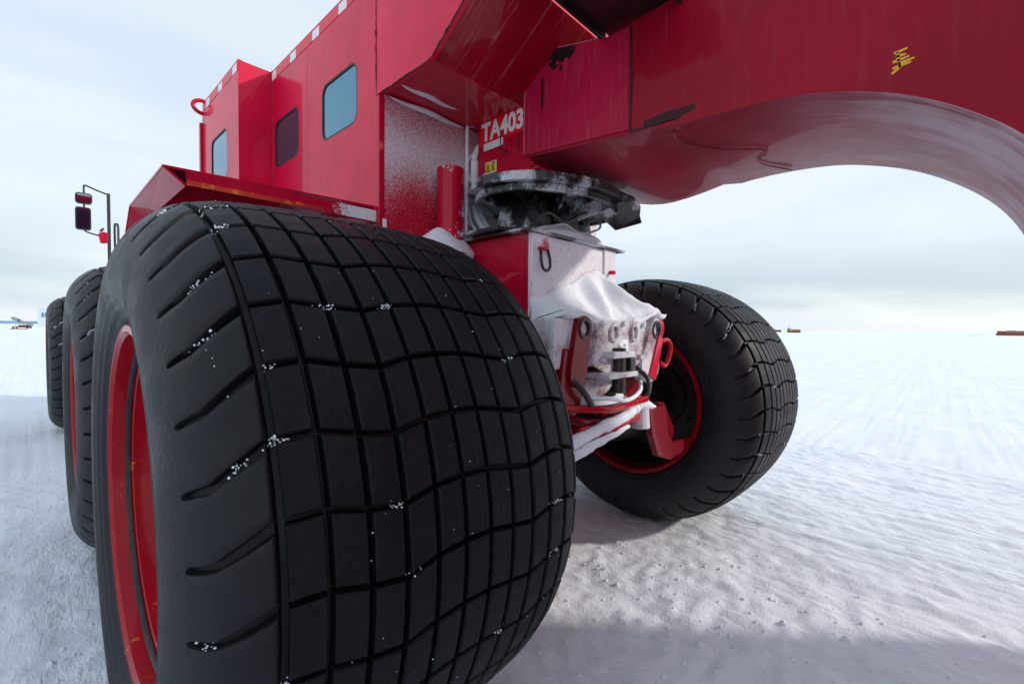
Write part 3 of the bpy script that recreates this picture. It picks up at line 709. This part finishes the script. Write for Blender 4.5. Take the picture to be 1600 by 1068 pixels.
mk('differential', tube([(CX-.26, 1.58, .86), (CX-.22, 1.58, .86), (CX-.1, 1.58, .86), (CX+.1, 1.58, .86), (CX+.22, 1.58, .86), (CX+.26, 1.58, .86)], [.14, .22, .27, .27, .22, .14], 24), 'dark_red', T, smooth=True)
mk('steering_ram', tube([(1.30, 1.26, .835), (1.80, 1.26, .835)], .075, 24), 'red_rim', T, bevel=.006)
mk('steering_ram_rod', tube([(1.80, 1.26, .835), (2.30, 1.24, .86)], .03, 16), 'galv', T, smooth=True)
mk('knuckle_housing', tube([(2.45, 1.58, .832), (2.62, 1.58, .832), (2.80, 1.58, .832), (3.1, 1.58, .832)], [.14, .24, .25, .22], 28), 'grease_or_shade', T, smooth=True)
# tie rod with snow on it
mk('tie_rod', tube([(1.25, 1.10, .80), (1.95, 1.10, .895), (2.06, 1.10, .905)], .034, 16), 'red_rim', T, smooth=True)
mk('tie_rod_channel', box(1.30, 1.34, 1.0, 1.04, .8, .81), 'red', T)
bmr = bmesh.new()
def lumpy(pts, rad, n=9):
    p = spl(pts, n); q = np.interp(np.linspace(0, 1, len(p)), np.linspace(0, 1, len(rad)), rad)
    tube([tuple(np.array(a_)+np.random.normal(0, .0016, 3)) for a_ in p], [float(r_*(1+np.random.normal(0, .07))) for r_ in q], 14, bmr)
lumpy([(1.25, 1.085, .825), (1.60, 1.08, .875), (1.93, 1.078, .918), (2.04, 1.09, .952), (2.12, 1.10, .958), (2.22, 1.10, .925), (2.30, 1.10, .905)], [.026, .028, .026, .034, .03, .024, .010])
lumpy([(1.40, 1.058, .800), (1.60, 1.055, .832), (1.93, 1.058, .872)], [.016, .020, .009])
mk('snow_cap', bmr, 'snow', T, smooth=True)
mk('ball_joint', tube([(2.12, 1.10, .83), (2.12, 1.10, .94)], [.05, .042], 18), 'half_frost', T, bevel=.006)
mk('steering_arm', plate([(2.16, .92), (2.34, .92), (2.40, .76), (2.45, .70), (2.72, .685), (2.72, .63), (2.42, .61), (2.27, .66), (2.20, .78)], [], rear(1.07), .035), 'dark_red', T, bevel=.005)
mk('steering_arm', plate([(2.36, .93), (2.44, .92), (2.60, .72), (2.55, .69)], [], rear(1.12), .03), 'dark_red', T, bevel=.004)
for u, v in ((1.76, 1.35), (1.955, 1.355), (2.15, 1.35), (1.77, 1.19), (2.12, 1.19), (1.955, 1.245)):
    mk('bolt', tube([(u, 1.111, v), (u, 1.096, v)], .013, 6), 'half_frost', T)
for pts, r_, mt in (([(1.52, 1.25, 1.20), (1.56, 1.10, 1.10), (1.66, 1.09, 1.00), (1.78, 1.16, .93), (1.86, 1.30, .92)], .014, 'plastic'),
                    ([(2.10, 1.22, 1.18), (2.14, 1.08, 1.09), (2.10, 1.06, .99), (2.00, 1.14, .94)], .012, 'plastic'),
                    ([(1.62, 1.20, 1.02), (1.76, 1.07, 1.02), (1.90, 1.05, 1.00), (2.06, 1.07, 1.03), (2.22, 1.16, 1.08)], .010, 'hose'),
                    ([(1.50, 1.22, .98), (1.62, 1.12, .93), (1.76, 1.14, .91)], .018, 'dark_red'),
                    ([(2.30, 1.14, 1.10), (2.42, 1.20, 1.02), (2.52, 1.34, .98), (2.60, 1.48, 1.0)], .014, 'plastic')):
    mk('hose', tube(spl(pts), r_, 10), mt, T, smooth=True)
for k in range(10):
    a_ = 2*math.pi*k/10; mk('bolt', tube([(2.44, 1.58+.19*math.cos(a_), .842+.19*math.sin(a_)), (2.60, 1.58+.19*math.cos(a_), .842+.19*math.sin(a_))], .016, 6), 'dark_red', T)
mk('knuckle_flange', tube([(2.46, 1.58, .842), (2.50, 1.58, .842)], .225, 28), 'dark_red', T, bevel=.006)
mk('brake_chamber', tube([(2.16, 1.34, 1.02), (2.20, 1.34, 1.02), (2.30, 1.34, 1.02), (2.34, 1.34, 1.02)], [.06, .085, .085, .06], 20), 'grease_or_shade', T, bevel=.004)
mk('link_rod', tube([(1.50, 1.12, 1.00), (1.80, 1.07, .965), (2.10, 1.06, .985)], .017, 12), 'red_rim', T, smooth=True)
mk('spring_bracket', plate([(1.50, 1.16), (1.72, 1.16), (1.70, 1.05), (1.62, .98), (1.54, .98)], [circ(1.61, 1.08, .03)], rear(1.16), .03), 'dark_red', T, bevel=.004)
# chassis, front deck, narrow cab, all mostly hidden behind the wheels
mk('chassis_beam', box(1.45, 1.62, 2.61, 9.2, 1.05, 1.45), 'red', T, bevel=.01)
mk('chassis_beam', box(2.32, 2.49, 2.0, 9.2, 1.05, 1.45), 'red', T, bevel=.01)
for y in (3.62, 8.0):
    mk('axle_tube', tube([(.70, y, .832), (3.22, y, .832)], .135, 20), 'dark_red', T, smooth=True)
mk('front_deck', box(.75, 3.2, 6.75, 9.0, 1.46, 1.80), 'red_body', T, bevel=.03)
mk('front_cab', box(1.75, 2.75, 6.7, 8.6, 1.805, 2.85), 'red_body', T, bevel=.06, seg=3)
cb = mk('windscreen', box(1.85, 2.65, 8.585, 8.606, 2.2, 2.7), 'glass', T, bevel=.01)
# mirrors
mk('mirror_post', box(.636, .666, 7.0, 7.03, 1.805, 2.83), 'plastic', T, bevel=.004)
mk('mirror_arm', tube(spl([(.65, 7.01, 2.815), (.55, 7.01, 2.845), (.462, 7.01, 2.878), (.446, 7.01, 2.865), (.444, 7.01, 2.82), (.444, 7.01, 2.60)]), .009, 8), 'plastic', T, smooth=True)
mk('mirror_arm', tube(spl([(.444, 7.01, 2.45), (.448, 7.01, 2.375), (.50, 7.01, 2.352), (.60, 7.01, 2.33)]), .008, 8), 'plastic', T, smooth=True)
for (x0, x1, z0, z1, rr_) in ((.372, .512, 2.672, 2.790, .03), (.370, .500, 2.382, 2.632, .025)):
    bm = plate(rrect(x0, x1, z0, z1, rr_), [], rear(6.99), .05)
    mh = mk('mirror', bm, 'plastic', T, bevel=.012)
    bm = plate(rrect(x0+.012, x1-.012, z0+.012, z1-.012, rr_*.8), [], rear(6.976), .004)
    bmesh.ops.rotate(bm, verts=bm.verts, cent=((x0+x1)/2, 6.986, (z0+z1)/2), matrix=Matrix.Rotation(R(6.0), 3, 'Z') @ Matrix.Rotation(R(4.2), 3, 'X'))
    mk('mirror_pane', bm, 'mirror', mh)
mk('marker_lamp', plate([(.555, 2.36), (.60, 2.385), (.64, 2.37), (.635, 2.26), (.575, 2.25)], [], rear(6.96), .09), 'red_worn', T, bevel=.012)
mk('lamp_hood', tube([(.575, 6.98, 2.385), (.60, 7.0, 2.42)], .012, 8), 'plastic', T)
mk('grab_handle', tube(spl([(.70, 7.0, 2.2), (.70, 7.0, 2.46), (.715, 7.0, 2.49), (.73, 7.0, 2.46), (.73, 7.0, 2.2)]), .011, 8), 'plastic', T, smooth=True)
mk('grab_handle', tube([(.70, 7.0, 1.8), (.70, 7.0, 2.22)], .01, 8), 'plastic', T, smooth=True)

# snow packed on the hitch (one drift)
nx_, ntt = 90, 60
xs = np.linspace(1.499, 2.42, nx_); ts = np.linspace(0, 1, ntt)
XX, TT = np.meshgrid(xs, ts, indexing='ij')
zt = np.interp(XX, [1.45, 1.55, 1.70, 1.80, 1.92, 2.02, 2.10, 2.20, 2.30, 2.43], [1.46, 1.47, 1.52, 1.54, 1.61, 1.63, 1.61, 1.56, 1.49, 1.41])
yb = 1.112 + .010*np.cos((XX-1.95)*9)
zb = 1.385 + .018*np.cos((XX-1.45)*7) - .15*np.exp(-((XX-1.955)/.065)**2) + .02*np.exp(-((XX-2.3)/.08)**2) + .022*smoothnoise(XX*11, XX*0+.5, 9) + .014*smoothnoise(XX*29, XX*0+.5, 10)
YY = 1.306 - (1.306-yb)*(TT**1.05)
ZZ = zt - (zt-zb)*(1-(1-TT)**1.35)
ridge = lambda c0, c1, wd, am: am*np.exp(-((XX-(c0+(c1-c0)*TT))/wd)**2)*np.sin(math.pi*np.clip(TT, 0, 1))**.8
YY -= ridge(1.93, 1.96, .05, .050)+ridge(2.02, 2.34, .055, .040)-ridge(1.86, 1.88, .06, .035)+ridge(1.55, 1.60, .07, .015)-ridge(2.02, 2.10, .035, .03)
ZZ += ridge(1.93, 1.95, .05, .03)+ridge(2.02, 2.34, .06, .03)+.012*smoothnoise(XX*14, TT*6, 3)+.005*smoothnoise(XX*40, TT*16, 4)
nose = np.exp(-((XX-1.955)/.045)**2)*np.clip((TT-.6)/.4, 0, 1); YY -= .035*nose
P3 = np.stack([XX, YY, ZZ], -1)
fr_ = P3[:, -1:].copy(); fr_[..., 1] += .008; fr_[..., 2] -= .022; fr2 = fr_.copy(); fr2[..., 1] += .06; fr2[..., 2] -= .01
P3 = np.concatenate([P3, fr_, fr2], 1)
lft = P3[:1].copy(); lft[..., 1] = np.maximum(lft[..., 1], 1.30); lft[..., 2] -= .04
rgt = P3[-1:].copy(); rgt[..., 1] += .09; rgt[..., 2] -= .05
gridmesh('snow_drift', np.concatenate([lft, P3, rgt], 0), 'snow', kind='stuff', label='wind-packed snow draped down the hitch below the tie ring', category='snow')
def mound(name, cx, cy, z, rx, ry, h, seed, label, n=40):
    rr_ = np.linspace(0, 1, 14); th = np.linspace(0, 2*math.pi, n+1); A_, B_ = np.meshgrid(rr_, th, indexing='ij')
    wob = 1+.35*smoothnoise(np.cos(B_)*1.6+5, np.sin(B_)*1.6+5, seed)
    x_ = cx+rx*A_*np.cos(B_)*wob; y_ = cy+ry*A_*np.sin(B_)*wob
    z_ = z+h*(1-A_**2)**1.0*(1+.5*smoothnoise(x_*12, y_*12, seed+1))-.004
    gridmesh(name, np.stack([x_, y_, z_], -1), 'snow', kind='stuff', label=label, category='snow')
mound('snow_drift', 1.36, 1.74, 1.685, .19, .10, .11, 2, 'snow heaped at the foot of the red stand pipe')
mound('snow_drift', 1.88, 1.37, 1.760, .36, .085, .085, 4, 'snow lying on the frame top below the coupling plate')
mound('snow_drift', 1.66, 1.70, 1.785, .09, .10, .05, 6, 'snow crusted round the hoses beside the stand pipe')
mound('snow_drift', 1.92, 1.20, .985, .18, .10, .06, 8, 'snow lying on the axle bellows below the hitch')

# ------------------------------------------------------------------ trailer with gooseneck
TRL = empty('trailer', (CX, -3.5, 0), 'crimson trailer gooseneck arching over the hitch with a yellow scrawl on its side', 'trailer')
GX0, GX1 = 1.58, 2.36
bot = [(1.405,2.112),(.88,2.070),(.716,2.046),(.54,2.043),(.37,2.032),(.245,2.006),(.104,1.954),(-.02,1.878),(-.127,1.780),(-.20,1.66),(-.25,1.50),(-.27,1.30)]
b2 = np.array(bot); i0 = 3
arc = [tuple(v) for v in _catmull3(b2[2:], 6)]; botp = [(y, float(np.interp(y, [.88, 1.405], [2.070, 2.112]))) for y in (1.405, 1.36, 1.307, 1.25, 1.18, 1.115, 1.05, .97, .88, .80)]+arc
top = [(-1.25,1.30),(-1.22,1.75),(-1.10,2.1),(-.9,2.38),(-.6,2.56),(-.2,2.63),(.45,2.60),(.74,2.50),(1.0,2.478),(1.405,2.575)]
side = lambda X0: (lambda u, v, d: (X0+d, u, v))
def neck(u, v, d):         # the belly hangs a little lower on the far side
    dz = -.086*math.exp(-((u-1.12)/.30)**2)*(1-.6*max(0, min(1, (u-1.30)/.105))) if d > 0 and v < 2.2 else 0
    return (GX0+d, u, v+dz)
bm = plate(botp+top, [], neck, GX1-GX0); bmesh.ops.recalc_face_normals(bm, faces=bm.faces); bm.normal_update()
for f_ in bm.faces:
    if f_.normal.z < -.25: f_.material_index = 1; f_.smooth = True
gn = mk('gooseneck', bm, 'goose', TRL, bevel=.012, seg=3); gn.data.materials.append(M['goose_under'])
bm = plate([(1.42, 2.118), (.885, 2.082), (.885, 2.470), (.99, 2.474), (1.40, 2.571), (1.412, 2.563)], [], side(GX0-.009), .03)
mk('side_plate', bm, 'goose_dusty_lit', TRL, bevel=.008, seg=3)
mk('weld_bead', tube(spl([(1.574, .882, 2.47), (1.573, .880, 2.20), (1.574, .882, 2.086), (1.574, .86, 2.078), (1.576, .70, 2.075)]), .0032, 6), 'grease_or_shade', TRL, smooth=True)
mk('weld_bead', tube(spl([(1.60, .72, 2.038), (1.70, .74, 2.040), (1.86, .66, 2.036), (2.0, .52, 2.035), (2.12, .58, 2.036), (2.32, .50, 2.035)]), .0030, 6), 'goose_under', TRL, smooth=True)
M['edge_highlight'] = G('painted_edge_highlight').set(base_color=(.50, .085, .12), roughness=.6).m  # pale red strip, a painted highlight along the block's lit edges
mk('worn_or_lit_edge', tube([(1.5735, 1.4165, z) for z in np.linspace(2.125, 2.56, 12)], .0042, 8), 'edge_highlight', TRL, smooth=True)
mk('worn_or_lit_edge', tube([(1.5735, y, float(np.interp(y, [.99, 1.40], [2.474, 2.570]))) for y in np.linspace(1.02, 1.405, 10)], .0036, 8), 'edge_highlight', TRL, smooth=True)
mk('front_cap', box(1.585, 2.355, 1.404, 1.416, 2.125, 2.56), 'goose', TRL, bevel=.004)
# number box
nb = mk('coupling_box', box(1.62, 2.32, 1.405, 1.780, 2.085, 2.440), 'red', TRL, bevel=.006)
mk('box_rim', box(1.608, 2.33, 1.40, 1.792, 2.441, 2.455), 'goose', TRL, bevel=.004)
mk('box_rim', plate([(1.79, 2.084), (1.418, 2.084), (1.39, 2.070), (1.36, 2.074), (1.36, 2.062), (1.40, 2.056), (1.79, 2.072)], [], side(1.605), .70), 'red', TRL, bevel=.003)
mk('snow_strip', tube([(1.612, 1.76, 2.088), (1.604, 1.70, 2.090), (1.604, 1.62, 2.080), (1.608, 1.56, 2.074)], [.010, .022, .018, .004], 10), 'snow', TRL, smooth=True)
S_ = 1.6185
def decal(name, y0, y1, z0, z1, mat, lay, par=nb): return mk(name, box(S_-.0012-.0010*lay, S_-.0005-.0010*lay+.0006, y0, y1, z0, z1), mat, par)
decal('number_sticker', 1.40, 1.765, 2.262, 2.388, 'sticker_red', 0)
decal('white_label', 1.597, 1.735, 2.232, 2.268, 'tape_white', 1)
decal('warning_label', 1.642, 1.722, 2.112, 2.170, 'tape_white', 0)
decal('warning_field', 1.645, 1.682, 2.115, 2.167, 'yellow', 1)
decal('warning_field', 1.6845, 1.719, 2.115, 2.167, 'yellow', 1)
def tri(name, pts, hole, lay, mat='ink'):
    mk(name, plate(pts, [hole] if hole else [], side(S_-.0012-.0010*lay), .0006), mat, nb)
tri('warning_triangle', [(1.716, 2.122), (1.6875, 2.122), (1.7018, 2.160)], [(1.710, 2.126), (1.6935, 2.126), (1.7018, 2.149)], 2)
tri('warning_mark', [(1.7035, 2.128), (1.6995, 2.128), (1.7018, 2.142)], None, 2)
tri('warning_mark', [(1.676, 2.120), (1.671, 2.120), (1.652, 2.158), (1.657, 2.158)], None, 2)
tri('warning_mark', [(1.656, 2.120), (1.651, 2.120), (1.670, 2.150), (1.675, 2.150)], None, 3)
tri('warning_mark', circ(1.664, 2.160, .005, 12), None, 3)
def text(s, size, sx_, y_left, z_base, xp, mat, name, par, bold=.0):
    c = bpy.data.curves.new('txt', 'FONT'); c.body = s; c.size = size; c.offset = bold; c.extrude = .0003; c.resolution_u = 4
    o = bpy.data.objects.new('txt', c); COL.objects.link(o); bpy.context.view_layer.update()
    me = bpy.data.meshes.new_from_object(o.evaluated_get(bpy.context.evaluated_depsgraph_get()))
    bpy.data.objects.remove(o)
    for v in me.vertices: v.co = Vector((xp-v.co.z, y_left-v.co.x*sx_, z_base+v.co.y))
    me.materials.clear(); mk(name, me, mat, par)
text('TA4037', .122, .86, 1.748, 2.282, S_-.0032, 'tape_white', 'number_lettering', nb, .0045)
for (y, z, dy, dz, r_) in ((1.612, 2.30, -.002, -.115, .004), (1.580, 2.20, -.012, -.018, .006), (1.49, 2.25, .004, -.085, .003)):
    mk('scuff', plate(capsule(y, z, r_, y+dy, z+dz, r_*.5), [], side(S_-.0050), .0006), 'grease_or_shade', nb)
# yellow scrawl on the gooseneck
for pts in ([(.108, 2.062), (.086, 2.066)], [(.104, 2.052), (.088, 2.052)], [(.110, 2.040), (.082, 2.044)], [(.100, 2.032), (.072, 2.036)], [(.110, 2.024), (.078, 2.028)], [(.112, 2.012), (.100, 2.020)], [(.104, 2.06), (.098, 2.022)]):
    (a1, a2), (c1, c2) = pts
    mk('paint_scrawl', plate(capsule(a1, a2, .0035, c1, c2, .0025, 5), [], side(GX0-.0012), .0010), 'paintstick', TRL)
# black steel step overhanging the neck
mk('step_plate', box(1.20, 1.62, .70, 1.005, 2.505, 2.517), 'black', TRL)
mk('step_lip', box(1.20, 1.60, .688, .699, 2.462, 2.60), 'black', TRL, bevel=.003)
mk('step_lip', box(1.20, 1.60, 1.006, 1.018, 2.474, 2.60), 'black', TRL, bevel=.003)
mk('step_lip', box(1.188, 1.199, .688, 1.018, 2.47, 2.60), 'black', TRL, bevel=.003)
mk('step_gusset', box(1.30, 1.312, .70, 1.004, 2.480, 2.504), 'black', TRL)
# frame and body behind the camera; the body front stands where its shadow edge on the snow says
mk('frame_beam', box(1.60, 1.80, -9.0, -.272, .98, 1.32), 'goose', TRL, bevel=.012)
mk('frame_beam', box(2.14, 2.34, -9.0, -.272, .98, 1.32), 'goose', TRL, bevel=.012)
bd = mk('trailer_body', box(.27, 3.67, -8.6, -1.32, 1.36, 3.15), 'red_body', TRL, bevel=.04, seg=3)
for y in (-2.2, -3.1, -4.0, -4.9):
    mk('body_rib', box(3.67, 3.70, y-.03, y+.03, 1.42, 3.10), 'red_body', bd); mk('body_rib', box(.24, .27, y-.03, y+.03, 1.42, 3.10), 'red_body', bd)
mk('side_skirt', box(3.40, 3.60, -8.6, -1.34, .25, 1.355), 'red', TRL, bevel=.02)
mk('tool_locker', box(.40, 3.665, -2.0, -1.34, .16, 1.355), 'red', TRL, bevel=.03)
for y in (-5.2, -7.0):
    wheel(TRL, .75, y); wheel(TRL, 3.2, y)

# ------------------------------------------------------------------ far things on the horizon
def at(px, depth):
    """a place on the snow along a bearing: pixel column -> ground point at that depth"""
    d = _f.copy(); d.z = 0; d.normalize(); p = d*depth + _r*((px-800)/711*depth); return p.x, p.y
g = G('white_cladding'); M['clad'] = g.set(base_color=g.mix(g.noise(3), (.42, .50, .58), (.55, .62, .68)), roughness=.6).m
M['orange'] = G('orange_machine_paint').set(base_color=(.55, .20, .03), roughness=.5).m
M['rust'] = G('rust_red_paint').set(base_color=(.30, .06, .03), roughness=.6).m
M['brown'] = G('brown_timber').set(base_color=(.28, .15, .09), roughness=.8).m
M['greysteel'] = G('grey_steel').set(base_color=(.20, .20, .23), roughness=.5).m
M['bluepane'] = G('blue_pane').set(base_color=(.05, .15, .30), roughness=.1).m
def obox(c, u, size, z0, z1, bm=None):
    """box with footprint size (along u, across) centred at c"""
    bm = bm or bmesh.new(); u = Vector(u).normalized(); v = Vector((-u.y, u.x, 0)); c = Vector((*c, 0))
    vs = [bm.verts.new(c+u*a_*size[0]/2+v*b_*size[1]/2+Vector((0, 0, z))) for a_ in (-1, 1) for b_ in (-1, 1) for z in (z0, z1)]
    for f in ((0,1,3,2),(4,6,7,5),(0,4,5,1),(2,3,7,6),(0,2,6,4),(1,5,7,3)): bm.faces.new([vs[i] for i in f])
    return bm
RV = Vector((_r.x, _r.y, 0))            # across the view
# hut
hx, hy = at(71, 104); view = Vector((hx, hy, 0)).normalized(); ac = Vector((view.y, -view.x, 0))
hut = empty('site_hut', (hx, hy, .0), 'small white hut with a blue window, standing left of the farthest wheel', 'hut')
mk('wall', obox((hx, hy), ac, (2.5, 2.5), .0, 4.72), 'clad', hut)
mk('roof', obox((hx, hy), ac, (2.64, 2.64), 4.723, 4.85), 'clad', hut)
fx = Vector((hx, hy, 0))-view*1.27
wn = mk('window', obox((fx.x-ac.x*.1, fx.y-ac.y*.1), ac, (1.05, .06), 2.75, 3.95), 'clad', hut)
for s in (-.36, .14):
    q = fx+ac*s-view*.03; mk('pane', obox((q.x, q.y), ac, (.36, .05), 2.85, 3.8), 'bluepane', wn)
q = fx+ac*.95; mk('vent', obox((q.x, q.y), ac, (.22, .08), .8, 1.1), 'ink', hut)
# sled machine beside it
sx_, sy_ = at(37, 98); vw = Vector((sx_, sy_, 0)).normalized(); ac2 = Vector((vw.y, -vw.x, 0))
sled = empty('boom_sled', (sx_, sy_, 0), 'grey tilted boom on a brown sled, left of the white hut', 'sled')
P2 = lambda a_, z, b_=0: Vector((sx_, sy_, z))+ac2*a_+vw*b_
KX = 1.02
mk('sled_base', obox((sx_-ac2.x*.15, sy_-ac2.y*.15), ac2, (3.6, 1.2), .05, .28), 'brown', sled)
def slab(a0, z0, a1, z1, th, wd, mat, name):
    bm = bmesh.new(); d = (P2(a1, z1)-P2(a0, z0)).normalized(); nrm = d.cross(vw).normalized()*th/2; vs = []
    for e_ in (P2(a0, z0), P2(a1, z1)):
        vs.append([bm.verts.new(e_+s1*nrm+s2*vw*wd/2) for s1, s2 in ((1, 1), (1, -1), (-1, -1), (-1, 1))])
    for i in range(4): bm.faces.new((vs[0][i], vs[0][(i+1)%4], vs[1][(i+1)%4], vs[1][i]))
    bm.faces.new(vs[0]); bm.faces.new(vs[1]); mk(name, bm, mat, sled)
slab(-1.65, 2.52, -.75, 2.05, .66, 1.0, 'greysteel', 'boom'); slab(-.70, 1.95, 1.35, .95, .58, .9, 'greysteel', 'boom')
slab(-1.80, 2.52, -1.64, 2.50, .40, .9, 'orange', 'boom_tip'); slab(1.36, .95, 1.50, .90, .30, .9, 'orange', 'boom_tip')
slab(-.78, 2.06, -.55, 1.94, .50, 1.05, 'ink', 'boom_collar')
for a0, z0, a1, z1 in ((-.8, 1.4, -1.5, .4), (-.4, 1.5, -.9, .4), (-.1, 1.3, .3, .5), (-.9, 1.45, .2, 1.35)): mk('strut', tube([P2(a0, z0), P2(a1, z1)], .05, 8), 'galv', sled)
slab(-.75, .75, 1.0, .75, .5, .8, 'ink', 'motor_housing')
for a_ in (-1.5, -1.0, .55, 1.05): mk('wheel', tube([P2(a_, .5, -.6), P2(a_, .5, -.4)], .22, 12), 'plastic', sled)
mound('snow_drift', *at(66, 96), .0, 2.6, 1.6, .55, 12, 'snow bank heaped in front of the white hut')
# orange tracked carrier on the right horizon
def carrier(px, depth, L_, h_, label, mats, name='tracked_carrier'):
    cx_, cy_ = at(px, depth); vw_ = Vector((cx_, cy_, 0)).normalized(); a_ = Vector((vw_.y, -vw_.x, 0))
    E_ = empty(name, (cx_, cy_, 0), label, 'vehicle')
    b = lambda o, l, z0, z1, wd=2.4: obox((cx_+a_.x*o, cy_+a_.y*o), a_, (l, wd), z0, z1)
    mk('track', b(0, L_*.94, .0, h_*.28, 2.8), 'ink', E_, bevel=.1)
    mk('bed', b(L_*.12, L_*.72, h_*.285, h_*.80), mats[0], E_, bevel=.08); mk('bed_panel', b(L_*.12, L_*.5, h_*.42, h_*.68, 2.5), mats[1], E_)
    cb_ = mk('cab', b(-L_*.36, L_*.22, h_*.285, h_), mats[1], E_, bevel=.08); mk('window', b(-L_*.36, L_*.15, h_*.65, h_*.9, 2.5), 'bluepane', cb_)
    mk('mast', tube([(cx_-a_.x*L_*.38, cy_-a_.y*L_*.38, h_), (cx_-a_.x*L_*.38, cy_-a_.y*L_*.38, h_*1.75)], .07, 6), 'ink', E_)
    mk('exhaust', tube([(cx_-a_.x*L_*.2, cy_-a_.y*L_*.2, h_*.8), (cx_-a_.x*L_*.2, cy_-a_.y*L_*.2, h_*1.15)], .09, 6), 'ink', E_)
carrier(1240, 250, 6.6, 2.3, 'orange tracked carrier with a mast on the right horizon', ('orange', 'brown'))
carrier(1214, 330, 5.4, 1.9, 'tiny dark red vehicle next to the orange carrier on the horizon', ('rust', 'rust'))
cx_, cy_ = at(1584, 165); vw_ = Vector((cx_, cy_, 0)).normalized(); a_ = Vector((vw_.y, -vw_.x, 0))
sh = empty('cargo_sled', (cx_, cy_, 0), 'rust red cargo sled with a brown load, half sunk in snow at the right edge', 'sled')
mk('sled_base', obox((cx_, cy_), a_, (9.0, 2.6), .1, .95), 'rust', sh, bevel=.08)
for i, (o_, l_, z_) in enumerate(((-3.1, 2.2, 1.75), (-.6, 2.6, 1.95), (2.3, 2.9, 1.85))):
    mk('crate', obox((cx_+a_.x*o_, cy_+a_.y*o_), a_, (l_, 2.2), .955, z_), ('rust', 'brown', 'brown')[i], sh, bevel=.06)
for o_ in (-4.1, -2.0, .8, 3.9): mk('stake', obox((cx_+a_.x*o_-vw_.x*1.33, cy_+a_.y*o_-vw_.y*1.33), a_, (.14, .1), .3, 1.6), 'ink', sh)
mound('snow_drift', *at(1530, 158), .0, 7, 3, .55, 14, 'low snow bank beside the rust red cargo sled')

# lumps of broken snow by the wheels
rs = random.Random(11); bm = bmesh.new()
for _ in range(520):
    if rs.random() < .65: x, y = rs.gauss(2.1, .45), rs.gauss(.85, .55)
    else: x, y = rs.gauss(-.05, .22), rs.uniform(1.2, 5)
    s_ = rs.uniform(.002, .009)*(1.8 if rs.random() < .06 else 1)
    q = bmesh.ops.create_icosphere(bm, subdivisions=1, radius=s_)
    c = Vector((x, y, gz(x, y)+s_*.25))
    for v in q['verts']: v.co = Vector((v.co.x*rs.uniform(.7, 1.4), v.co.y*rs.uniform(.7, 1.4), v.co.z*rs.uniform(.5, 1)))+c
mk('snow_lumps', bm, 'snow', kind='stuff', label='crumbs of broken snow scattered on the packed snow', category='snow')
